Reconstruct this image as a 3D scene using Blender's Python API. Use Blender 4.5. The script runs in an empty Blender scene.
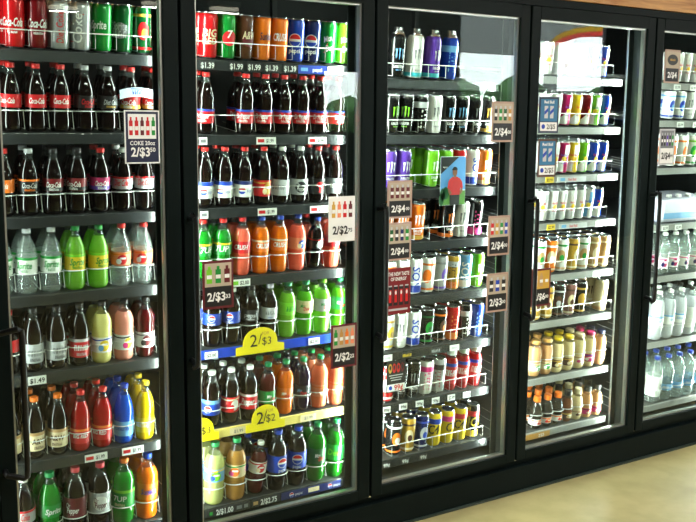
import bpy, bmesh, math, random
from mathutils import Matrix, Vector
random.seed(7)
S = bpy.context.scene
COL = S.collection
PI = math.pi

# ------------------------------------------------------------------ camera, sky, sun, exposure
YAW, PITCH, ROLL = 0.569449804, 0.147828105, 0.00816197969
fw = Vector((math.sin(YAW)*math.cos(PITCH), math.cos(YAW)*math.cos(PITCH), -math.sin(PITCH)))
rt = Vector((math.cos(YAW), -math.sin(YAW), 0)); up = rt.cross(fw)
r2 = math.cos(ROLL)*rt + math.sin(ROLL)*up
u2 = -math.sin(ROLL)*rt + math.cos(ROLL)*up
cd = bpy.data.cameras.new('camera'); cam = bpy.data.objects.new('camera', cd); COL.objects.link(cam)
cam.matrix_world = Matrix(((r2.x, u2.x, -fw.x, -0.4324), (r2.y, u2.y, -fw.y, -2.8738), (r2.z, u2.z, -fw.z, 1.6008), (0, 0, 0, 1)))
cd.sensor_width = 36; cd.lens = 934.06/696*36; cd.clip_start = 0.05; cd.clip_end = 300
S.camera = cam

S.view_settings.view_transform = 'Standard'; S.view_settings.look = 'None'
S.view_settings.exposure = 0.0; S.view_settings.gamma = 1.0; S.view_settings.use_curve_mapping = False
cy = S.cycles
cy.max_bounces = 24; cy.transparent_max_bounces = 40; cy.diffuse_bounces = 3; cy.glossy_bounces = 4
cy.transmission_bounces = 8; cy.sample_clamp_indirect = 4.0; cy.caustics_reflective = False; cy.caustics_refractive = False

w = bpy.data.worlds.new('sky'); S.world = w; w.use_nodes = True
nt = w.node_tree; nt.nodes.clear()
sky = nt.nodes.new('ShaderNodeTexSky'); sky.sky_type = 'NISHITA'; sky.sun_disc = False
sky.sun_elevation = math.radians(50); sky.sun_rotation = math.radians(200); sky.dust_density = 3.0
mixw = nt.nodes.new('ShaderNodeMixRGB'); mixw.inputs[0].default_value = 0.8; mixw.inputs[2].default_value = (14, 14.5, 15, 1)
bg = nt.nodes.new('ShaderNodeBackground'); bg.inputs[1].default_value = 2.4
wo = nt.nodes.new('ShaderNodeOutputWorld')
nt.links.new(sky.outputs[0], mixw.inputs[1]); nt.links.new(mixw.outputs[0], bg.inputs[0]); nt.links.new(bg.outputs[0], wo.inputs[0])

def light(name, kind, loc, energy, color=(1, 1, 1), direction=None, **kw):
    d = bpy.data.lights.new(name, kind); d.energy = energy; d.color = color
    for k, v in kw.items(): setattr(d, k, v)
    o = bpy.data.objects.new(name, d); COL.objects.link(o); o.location = loc
    if direction: o.rotation_euler = Vector(direction).to_track_quat('-Z', 'Y').to_euler()
    return o
light('sunlight', 'SUN', (5, -20, 20), 4.0, (1, .95, .88), (0.25, -0.6, -1), angle=math.radians(.6))

P = 0.76            # pitch of the cooler doors
MX = [0.123]+[P*i for i in range(1, 6)]   # mullion centres; the leftmost door is narrower
LED_W, LED_COL = 11.0, (0.93, 1.0, 0.95)
CEIL_W, CEIL_COL = 37.0, (1.0, 0.96, 0.87)
# cold white LED strips on the inner edge of every mullion
for i in range(6):
    for sgn in (-1, 1):
        if (i == 0 and sgn < 0) or (i == 5 and sgn > 0): continue
        d = (sgn*0.985, 0.17, 0)
        e = LED_W*{0: .4, 1: .65 if sgn < 0 else 1.2, 2: 1.45}.get(i, 1.75)
        o = light('mullion_led_light', 'AREA', (MX[i] + sgn*0.030, 0.126, 1.10), e, LED_COL, d, shape='RECTANGLE', size=1.84, size_y=0.018)
        o.rotation_euler = (Matrix.Rotation(0, 3, 'Z') @ Matrix((Vector((0, 0, 1)), Vector((-d[0], -d[1], 0)).cross(Vector((0, 0, 1))), Vector((-d[0], -d[1], 0)))).transposed()).to_euler()
# ceiling strip fixtures: (x, y, length along x)
FIX = [(2.55, -4.75, .26), (3.17, -4.75, .26), (1.98, -5.5, .26), (0.9, -1.4, 1.2), (3.0, -1.6, 1.2), (5.2, -1.6, 1.2), (0.9, -3.6, 1.2), (5.0, -3.4, 1.2)]
for x, y, l in FIX:
    light('ceiling_fixture_light', 'AREA', (x, y, 2.535), CEIL_W*(l/1.2), CEIL_COL, (0, 0, -1), shape='RECTANGLE', size=l, size_y=0.1)

# ------------------------------------------------------------------ materials
def lin(c):
    return tuple(((v/255)/12.92 if v/255 <= .04045 else ((v/255+.055)/1.055)**2.4) for v in c)
MATS = {}
def pm(name, rgb, rough=.5, metal=0., spec=.5, noise=0., nscale=20., emit=0., coat=0., bump=0.):
    """procedural principled material (sRGB colour), optional noise variation of the colour"""
    if name in MATS: return MATS[name]
    m = bpy.data.materials.new(name); m.use_nodes = True; n = m.node_tree; b = n.nodes['Principled BSDF']
    c = lin(rgb)
    b.inputs['Base Color'].default_value = (*c, 1); b.inputs['Roughness'].default_value = rough; b.inputs['Metallic'].default_value = metal
    b.inputs['Specular IOR Level'].default_value = spec; b.inputs['Coat Weight'].default_value = coat
    if emit: b.inputs['Emission Color'].default_value = (*c, 1); b.inputs['Emission Strength'].default_value = emit
    if noise or bump:
        tc = n.nodes.new('ShaderNodeTexCoord'); tx = n.nodes.new('ShaderNodeTexNoise'); tx.inputs['Scale'].default_value = nscale; tx.inputs['Detail'].default_value = 6
        n.links.new(tc.outputs['Object'], tx.inputs['Vector'])
        if noise:
            cr = n.nodes.new('ShaderNodeValToRGB')
            cr.color_ramp.elements[0].position = .3; cr.color_ramp.elements[1].position = .7
            cr.color_ramp.elements[0].color = (*[v*(1-noise) for v in c], 1); cr.color_ramp.elements[1].color = (*[min(1, v*(1+noise)) for v in c], 1)
            n.links.new(tx.outputs['Fac'], cr.inputs[0]); n.links.new(cr.outputs[0], b.inputs['Base Color'])
        if bump:
            bp = n.nodes.new('ShaderNodeBump'); bp.inputs['Strength'].default_value = bump; bp.inputs['Distance'].default_value = .01
            n.links.new(tx.outputs['Fac'], bp.inputs['Height']); n.links.new(bp.outputs[0], b.inputs['Normal'])
    MATS[name] = m; return m
def plastic_clear(name, rgb, opacity, rough=.06, gloss=1.0):
    """thin clear or tinted wall: see-through share, scattering share and a fresnel gloss"""
    if name in MATS: return MATS[name]
    m = bpy.data.materials.new(name); m.use_nodes = True; n = m.node_tree; n.nodes.clear(); c = lin(rgb)
    tr = n.nodes.new('ShaderNodeBsdfTransparent'); tr.inputs[0].default_value = (*[v**.5 for v in c], 1)
    df = n.nodes.new('ShaderNodeBsdfDiffuse'); df.inputs[0].default_value = (*c, 1)
    tl = n.nodes.new('ShaderNodeBsdfTranslucent'); tl.inputs[0].default_value = (*c, 1)
    m1 = n.nodes.new('ShaderNodeMixShader'); m1.inputs[0].default_value = .25
    n.links.new(df.outputs[0], m1.inputs[1]); n.links.new(tl.outputs[0], m1.inputs[2])
    m2 = n.nodes.new('ShaderNodeMixShader'); m2.inputs[0].default_value = opacity
    n.links.new(tr.outputs[0], m2.inputs[1]); n.links.new(m1.outputs[0], m2.inputs[2])
    gl = n.nodes.new('ShaderNodeBsdfGlossy'); gl.inputs['Roughness'].default_value = rough
    fr = n.nodes.new('ShaderNodeFresnel'); fr.inputs[0].default_value = 1.45
    ge = n.nodes.new('ShaderNodeNewGeometry'); io = n.nodes.new('ShaderNodeMath'); io.operation = 'MULTIPLY_ADD'
    io.inputs[1].default_value = 1/1.45-1.45; io.inputs[2].default_value = 1.45   # same outer gloss on both sides of a thin wall
    n.links.new(ge.outputs['Backfacing'], io.inputs[0]); n.links.new(io.outputs[0], fr.inputs[0])
    mu = n.nodes.new('ShaderNodeMath'); mu.operation = 'MULTIPLY'; mu.inputs[1].default_value = gloss; mu.use_clamp = True
    n.links.new(fr.outputs[0], mu.inputs[0])
    m3 = n.nodes.new('ShaderNodeMixShader'); n.links.new(mu.outputs[0], m3.inputs[0])
    n.links.new(m2.outputs[0], m3.inputs[1]); n.links.new(gl.outputs[0], m3.inputs[2])
    o = n.nodes.new('ShaderNodeOutputMaterial'); n.links.new(m3.outputs[0], o.inputs[0])
    MATS[name] = m; return m

C = dict(white=(240, 240, 236), black=(14, 14, 15), red=(205, 22, 28), darkred=(120, 14, 22), maroon=(96, 16, 26), silver=(190, 192, 194), grey=(120, 122, 124),
         green=(20, 140, 50), lime=(120, 200, 40), dkgreen=(12, 88, 40), blue=(20, 60, 170), dkblue=(16, 30, 90), ltblue=(110, 170, 220), aqua=(60, 190, 205),
         orange=(240, 120, 30), gold=(205, 160, 60), yellow=(240, 205, 40), pink=(225, 50, 130), magenta=(180, 30, 90), purple=(98, 60, 170), cream=(230, 212, 170),
         tan=(190, 150, 100), brown=(80, 46, 26), peach=(240, 140, 100), lemon=(236, 222, 130), amber=(190, 140, 70), redcap=(215, 38, 34), pinkcap=(215, 70, 80), capgreen=(30, 150, 80),
         dark=(30, 28, 28), navy=(22, 28, 60), signtan=(178, 148, 132), picbeige=(184, 168, 146), rose=(150, 104, 96))
def ink(k):
    return pm('print_'+k, C[k], .42, 0, .5)
def tin(k):
    return pm('can_paint_'+k, C[k], .22, .35 if k in ('silver', 'grey') else .15, .6, coat=.3)
def capm(k):
    return pm('cap_'+k, C[k], .35)
ALU = pm('brushed_aluminium', (205, 206, 208), .25, 1.0, noise=.05, nscale=60)
BLACKF = pm('black_powder_coat', (11, 20, 19), .45, 0, .08, noise=.12, nscale=8)
SPACER = pm('aluminium_spacer', (176, 178, 170), .35, .85, noise=.06, nscale=30)
SHELFM = pm('grey_shelf_coat', (58, 60, 60), .4, .2, noise=.1, nscale=15)
RAILM = pm('dark_price_rail', (44, 46, 47), .25, 0, .6, noise=.1, nscale=25)
RAILW = pm('pale_price_rail', (150, 150, 146), .3, 0, .5, noise=.06, nscale=25)
WIRE = pm('white_coated_wire', (225, 226, 222), .3, 0, .5, noise=.03, nscale=50)
INNER = pm('dark_cooler_lining', (38, 40, 40), .5, 0, .4, noise=.15, nscale=5)
GLASS = plastic_clear('door_glass', (226, 240, 232), 0.0, 0.0, 0.75)
NECK = plastic_clear('clear_bottle_neck', (225, 232, 228), .04, .05, 1.6)

# ------------------------------------------------------------------ mesh helpers
class MB:
    def __init__(s): s.v = []; s.f = []; s.fm = []; s.sm = []; s.mats = []
    def mi(s, m):
        if m not in s.mats: s.mats.append(m)
        return s.mats.index(m)
    def add(s, vs, fs, m, smooth=False):
        o = len(s.v); s.v += [tuple(v) for v in vs]; k = s.mi(m)
        for f in fs: s.f.append(tuple(o+i for i in f)); s.fm.append(k); s.sm.append(smooth)
    def box(s, x0, x1, y0, y1, z0, z1, m, bev=0.0):
        if bev <= 0:
            vs = [(x, y, z) for x in (x0, x1) for y in (y0, y1) for z in (z0, z1)]
            s.add(vs, [(0, 1, 3, 2), (4, 6, 7, 5), (0, 4, 5, 1), (2, 3, 7, 6), (0, 2, 6, 4), (1, 5, 7, 3)], m); return
        bm = bmesh.new(); bmesh.ops.create_cube(bm, size=1)
        for v in bm.verts: v.co = Vector(((x0+x1)/2+v.co.x*(x1-x0), (y0+y1)/2+v.co.y*(y1-y0), (z0+z1)/2+v.co.z*(z1-z0)))
        bmesh.ops.bevel(bm, geom=bm.edges[:], offset=bev, segments=2, affect='EDGES', profile=.6)
        bm.verts.index_update()
        s.add([v.co[:] for v in bm.verts], [[v.index for v in f.verts] for f in bm.faces], m); bm.free()
    def lathe(s, prof, mats, seg=20, c=(0, 0, 0), rib=0.0):
        """prof = [(r, z)...] bottom to top, mats = one material or one per span"""
        n = len(prof); vs = []
        for r, z in prof:
            for k in range(seg):
                a = 2*PI*k/seg; rr = r*(1+(rib if k % 2 else 0)); vs.append((c[0]+rr*math.sin(a), c[1]-rr*math.cos(a), c[2]+z))
        base = len(s.v); s.v += vs
        for i in range(n-1):
            m = mats[i] if isinstance(mats, (list, tuple)) else mats
            k0 = s.mi(m)
            for k in range(seg):
                a, b = i*seg+k, i*seg+(k+1) % seg
                s.f.append((base+a, base+b, base+b+seg, base+a+seg)); s.fm.append(k0); s.sm.append(True)
    def tube(s, path, r, m, seg=6, caps=True):
        pts = [Vector(p) for p in path]; rings = []
        for i, p in enumerate(pts):
            t = (pts[min(i+1, len(pts)-1)]-pts[max(i-1, 0)]).normalized()
            a = t.cross(Vector((0, 0, 1)) if abs(t.z) < .9 else Vector((0, 1, 0))).normalized(); b = t.cross(a)
            rings.append([p+(a*math.cos(2*PI*k/seg)+b*math.sin(2*PI*k/seg))*r for k in range(seg)])
        vs = [v[:] for rg in rings for v in rg]; fs = []
        for i in range(len(pts)-1):
            for k in range(seg): fs.append((i*seg+k, i*seg+(k+1) % seg, (i+1)*seg+(k+1) % seg, (i+1)*seg+k))
        if caps: fs.append(tuple(range(seg))[::-1]); fs.append(tuple((len(pts)-1)*seg+k for k in range(seg)))
        s.add(vs, fs, m, True)
    def mesh(s, name, sharp=40):
        me = bpy.data.meshes.new(name); me.from_pydata(s.v, [], s.f)
        for m in s.mats: me.materials.append(m)
        me.polygons.foreach_set('material_index', s.fm); me.polygons.foreach_set('use_smooth', s.sm)
        me.update()
        if any(s.sm): me.set_sharp_from_angle(angle=math.radians(sharp))
        return me
    def build(s, name, parent=None, loc=(0, 0, 0), sharp=40):
        return put(name, s.mesh(name, sharp), parent, loc)
def put(name, me, parent=None, loc=(0, 0, 0)):
    o = bpy.data.objects.new(name, me); COL.objects.link(o); o.location = loc
    if parent: o.parent = parent
    return o
def tag(o, label, cat, group=None):
    o['label'] = label; o['category'] = cat
    if group: o['group'] = group
    return o
def empty(name, loc=(0, 0, 0), label=None, cat=None, group=None):
    o = bpy.data.objects.new(name, None); COL.objects.link(o); o.location = loc; o.empty_display_size = .05
    if label: tag(o, label, cat, group)
    return o
def struct(mb, name):
    o = mb.build(name); o['kind'] = 'structure'; return o

GL = {}
def glyphs(txt, bold=0.0):
    """2-D triangles of a line of text, centred, capital height 1"""
    key = (txt, bold)
    if key not in GL and txt[0] == '~':      # print too small to read in the photo: blurred letter strokes
        rnd = random.Random(int(txt[1:])*7+3); vs = []; fs = []; x = 0
        for i in range(int(txt[1:])):
            wd = rnd.uniform(.35, .62)
            for a, b, c, d in ((0, .17, 0, 1), (wd-.17, wd, 0, rnd.choice((.6, 1))), (.17, wd-.17, rnd.choice((0, .42, .82)), None)):
                d = c+.18 if d is None else d; o = len(vs)
                vs += [(x+a, c-.5), (x+b, c-.5), (x+b, d-.5), (x+a, d-.5)]; fs.append((o, o+1, o+2, o+3))
            x += wd+.2
        GL[key] = ([(px-x/2, py) for px, py in vs], fs, x)
    if key not in GL:
        cu = bpy.data.curves.new('lettering_source', 'FONT'); cu.body = txt; cu.size = 1.42; cu.resolution_u = 2; cu.offset = bold; cu.align_x = 'CENTER'
        ob = bpy.data.objects.new('lettering_source', cu); COL.objects.link(ob)
        me = ob.to_mesh(); me.calc_loop_triangles()
        vs = [(v.co.x, v.co.y) for v in me.vertices]; fs = [tuple(t.vertices) for t in me.loop_triangles]
        ob.to_mesh_clear(); bpy.data.objects.remove(ob); bpy.data.curves.remove(cu)
        xs = [v[0] for v in vs] or [0]; mx = (min(xs)+max(xs))/2
        GL[key] = ([(x-mx, y-.5) for x, y in vs], fs, (max(xs)-min(xs)) or 1)
    return GL[key]

# flat print on the plane y = const (seen from -y)
class Flat:
    def __init__(s, mb, y=0.0): s.mb = mb; s.y = y
    def cols(s, us, top, bot, m, dy=0.0):
        vs = []
        for u in us: vs += [(u, s.y-dy, bot(u)), (u, s.y-dy, top(u))]
        s.mb.add(vs, [(2*i, 2*i+2, 2*i+3, 2*i+1) for i in range(len(us)-1)], m)
    def rect(s, u, z, wd, h, m, dy=0.0005): s.cols([u-wd/2, u+wd/2], lambda a: z+h/2, lambda a: z-h/2, m, dy)
    def ell(s, u, z, rx, rz, m, dy=0.0005, lo=-1, hi=1):
        n = 12; us = [u+rx*math.sin(-PI/2+PI*k/n) for k in range(n+1)]
        def ht(a): return rz*math.sqrt(max(0, 1-((a-u)/rx)**2))
        s.cols(us, lambda a: z+min(ht(a), max(-ht(a), hi*rz)), lambda a: z+max(-ht(a), min(ht(a), lo*rz)), m, dy)
    def poly(s, pts, m, dy=0.0005): s.mb.add([(x, s.y-dy, z) for x, z in pts], [tuple(range(len(pts)))], m)
    def text(s, txt, u, z, h, m, dy=0.001, shear=0.0, width=None, bold=0.0, rot=0.0):
        v, f, tw = glyphs(txt, bold); k = h if not width else min(h, width/tw)
        ca, sa = math.cos(rot), math.sin(rot); out = []
        for x, y in v:
            X, Y = (x+shear*y)*k, y*k*(h/k if width else 1) if False else y*(h if width else k)
            out.append((u+X*ca-Y*sa, s.y-dy, z+X*sa+Y*ca))
        s.mb.add(out, f, m)
# the same print wrapped round a cylinder of radius r, u measured along the girth
class Wrap(Flat):
    def __init__(s, mb, r): s.mb = mb; s.r = r
    def _w(s, u, z, d): a = u/s.r; return ((s.r+d)*math.sin(a), -(s.r+d)*math.cos(a), z)
    def cols(s, us, top, bot, m, dy=0.0005):
        full = []
        for a, b in zip(us[:-1], us[1:]):
            n = max(1, int(abs(b-a)/.006)); full += [a+(b-a)*k/n for k in range(n)]
        full.append(us[-1]); vs = []
        for u in full: vs += [s._w(u, bot(u), dy), s._w(u, top(u), dy)]
        s.mb.add(vs, [(2*i, 2*i+2, 2*i+3, 2*i+1) for i in range(len(full)-1)], m, True)
    def poly(s, pts, m, dy=0.0008): s.mb.add([s._w(x, z, dy) for x, z in pts], [tuple(range(len(pts)))], m)
    def text(s, txt, u, z, h, m, dy=0.0012, shear=0.0, width=None, bold=0.0, rot=0.0):
        v, f, tw = glyphs(txt, bold); k = h if not width else min(h, width/tw); ca, sa = math.cos(rot), math.sin(rot); out = []
        for x, y in v:
            X, Y = (x+shear*y)*k, y*(h if width else k)
            out.append(s._w(u+X*ca-Y*sa, z+X*sa+Y*ca, dy))
        s.mb.add(out, f, m)
# ------------------------------------------------------------------ bottles and cans
LIQ = dict(cola=(20, 10, 8), green=(40, 170, 50), lime=(150, 225, 70), orange=(245, 120, 20), red=(190, 20, 24), darkred=(80, 8, 14), blue=(25, 90, 215), yellow=(245, 205, 20), lemon=(250, 242, 150),
           pink=(252, 166, 146), clear=(226, 236, 232), peach=(250, 135, 90), salmon=(250, 110, 84), amber=(205, 150, 70), pale=(215, 218, 140), dew=(95, 190, 30), dkdew=(30, 125, 30), purple=(38, 16, 46), coffee=(205, 160, 105), milk=(248, 226, 170),
           mocha=(226, 170, 112), tea=(120, 70, 40), smoke=(70, 62, 54), ice=(238, 242, 246))
OPQ = dict(cola=.985, clear=.2, green=.6, lime=.6, blue=.8, lemon=.93, amber=.6, pale=.7, dew=.7, dkdew=.7, red=.85, smoke=.5, ice=.6)
def liq(k): return plastic_clear('drink_'+k, LIQ[k], OPQ.get(k, .93), .05, 1.5)
# profiles: body rings up to the fill line, neck rings above it, then cap (r, z0, z1), label band (z0, z1, r)
PROF = {
 'contour': dict(body=[(0, .004), (.024, .002), (.0275, 0), (.0325, .005), (.0352, .014), (.0352, .03), (.0332, .054), (.0322, .066), (.034, .076), (.034, .122), (.0345, .126), (.0325, .137), (.0285, .152), (.0225, .168), (.0165, .182)],
      neck=[(.0165, .182), (.0132, .192), (.0124, .199), (.0155, .2005), (.0155, .2025), (.0124, .203), (.0124, .205)], cap=(.0142, .203, .218), lab=(.079, .121, .0346)),
 'dome': dict(body=[(0, .004), (.024, .002), (.028, 0), (.033, .005), (.0352, .015), (.0352, .05), (.0335, .058), (.0335, .068), (.0352, .078), (.0346, .084), (.0346, .132), (.0352, .137), (.0335, .150), (.029, .163), (.0215, .177)],
      neck=[(.0215, .177), (.0152, .188), (.0126, .195), (.0124, .199), (.0155, .2005), (.0155, .2025), (.0124, .203), (.0124, .205)], cap=(.0142, .203, .218), lab=(.086, .131, .0352)),
 'straight': dict(body=[(0, .004), (.024, .002), (.028, 0), (.033, .005), (.0352, .015), (.0352, .028), (.0344, .032), (.0344, .100), (.0352, .105), (.034, .125), (.029, .148), (.0235, .164), (.017, .180)],
      neck=[(.017, .180), (.0132, .191), (.0124, .199), (.0155, .2005), (.0155, .2025), (.0124, .203), (.0124, .205)], cap=(.0142, .203, .218), lab=(.033, .099, .035)),
 'frap': dict(body=[(0, .003), (.026, 0), (.0305, .006), (.0318, .02), (.0312, .045), (.0295, .068), (.0312, .09), (.0312, .105), (.029, .120), (.0235, .136)],
      neck=[(.0235, .136), (.0192, .146), (.0188, .150)], cap=(.0205, .149, .165), lab=(.026, .062, .0317)),
 'juice': dict(body=[(0, .003), (.026, 0), (.0295, .006), (.0305, .015), (.0305, .05), (.029, .056), (.0305, .062), (.0305, .085), (.0275, .103), (.021, .119)],
      neck=[(.021, .119), (.017, .128), (.0165, .134)], cap=(.0185, .132, .158), lab=(.018, .048, .031)),
 'sportcap': dict(body=[(0, .003), (.024, 0), (.0275, .005), (.0285, .015), (.0285, .112), (.0265, .126), (.0215, .140)],
      neck=[(.0215, .140), (.0185, .148), (.018, .152)], cap=(.0205, .150, .178), lab=(.055, .105, .0289)),
 'litre': dict(body=[(0, .004), (.026, .002), (.030, 0), (.0355, .006), (.0375, .018), (.0375, .06), (.036, .065), (.0375, .07), (.0375, .125), (.036, .13), (.0375, .135), (.0365, .16), (.031, .188), (.024, .207)],
      neck=[(.024, .207), (.017, .222), (.0132, .232), (.0128, .238)], cap=(.0146, .236, .252), lab=(.075, .124, .0378)),
}
CLAW = [(-.9, 1), (-.55, 1), (-.62, .4), (-.6, -.2), (-.72, -1), (-.85, -.3), (-.82, .5)]
def claws(F, u, z, sz, m):
    for du, hh in ((-.62, .95), (0, 1.1), (.62, .95)):
        x = u+du*sz
        F.poly([(x-.2*sz, z+hh*sz), (x+.22*sz, z+hh*sz), (x+.12*sz, z+.2*sz), (x+.16*sz, z-.25*sz), (x-.02*sz, z-hh*sz), (x-.12*sz, z-.2*sz), (x-.08*sz, z+.3*sz)], m)
def globe(F, u, z, r):
    F.ell(u, z, r*1.12, r*1.12, ink('white'), .0006); F.ell(u, z, r, r, ink('red'), .0009, .18, 1); F.ell(u, z, r, r, ink('blue'), .0009, -1, -.22)
def script(F, t, z, h, k, shear=.3, width=.05, u=0):
    F.text(t, u, z, h, ink(k), shear=shear, width=width, bold=.03)
def fine(F, u, z, n, k, wd=.014):
    for i in range(n): F.rect(u, z-i*.006, wd*(1-.2*(i % 2)), .0022, ink(k), .0009)
def wave(F, z, k, a=.006, h=.008, r=.035):
    us = [-.1+.2*i/20 for i in range(21)]
    F.cols(us, lambda x: z+h/2+a*math.sin(x*60), lambda x: z-h/2+a*math.sin(x*60), ink(k), .0007)
def a_cola(k='white', sub=None, bk=None):
    def f(F, z, h):
        if bk: F.rect(0, z-h*.33, .2, h*.3, ink(bk), .0005)
        script(F, 'Coca-Cola', z+h*.04, h*.42, k)
        if sub: F.text(sub, .0, z-h*.33, h*.2, ink(k), width=.03)
        fine(F, .062, z+h*.3, 5, k); fine(F, -.062, z+h*.3, 5, k)
    return f
def a_word(t, k, hh=.4, sub=None, sk=None, shear=.1, rotv=False, band=None, width=.05):
    def f(F, z, h):
        if band: F.rect(0, z+h*.42, .22, h*.16, ink(band), .0006)
        if rotv: F.text(t, 0, z, hh*.03, ink(k), rot=PI/2, width=h*.8, bold=.03)
        else: F.text(t, 0, z+h*.03, h*hh, ink(k), shear=shear, width=width, bold=.03)
        if sub: F.text(sub, 0, z-h*.32, h*.16, ink(sk or k), width=.034)
        fine(F, .06, z+h*.28, 4, sk or k)
    return f
def a_fruit(k1, k2, k3=None):
    def f(F, z, h):
        F.ell(.004, z-.002, .017, h*.36, ink(k1), .0007); F.ell(-.008, z-h*.18, .009, h*.2, ink(k2), .0010); wave(F, z+h*.36, k3 or k2, .002, .005)
        F.rect(.006, z+h*.05, .02, h*.14, ink('white'), .0012); fine(F, .05, z+h*.25, 4, k2)
    return f
def a_globe(F, z, h): globe(F, 0, z+h*.08, h*.27); F.text('pepsi', 0, z-h*.34, h*.22, ink('white'), width=.028); fine(F, .055, z+h*.2, 4, 'white')
def a_pw(k):
    def f(F, z, h): F.rect(0, z+h*.38, .22, h*.24, ink(k), .0006); globe(F, -.006, z-h*.1, h*.22); F.text('pepsi', .022, z-h*.1, h*.2, ink('blue'), width=.02); fine(F, -.045, z+h*.1, 4, 'grey')
    return f
def a_pepper(bk='maroon', k='white'):
    def f(F, z, h):
        F.ell(0, z, .024, h*.36, ink(bk), .0007); F.text('Dr', -.012, z+h*.16, h*.24, ink(k), shear=.2, width=.012); F.text('Pepper', .002, z-h*.08, h*.28, ink(k), shear=.2, width=.036, bold=.02); fine(F, .055, z+h*.2, 5, k)
    return f
def a_dew(k='white'):
    def f(F, z, h):
        F.poly([(-.026, z-h*.2), (-.01, z+h*.3), (.028, z+h*.26), (.014, z-h*.28)], ink('dkgreen'), .0008)
        F.text('Mtn', -.008, z+h*.1, h*.26, ink(k), shear=.3, width=.018, rot=.15, bold=.03); F.text('Dew', .008, z-h*.1, h*.3, ink('red'), shear=.3, width=.024, rot=.15, bold=.03, dy=.0016); fine(F, .055, z+h*.2, 4, k)
    return f
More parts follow.
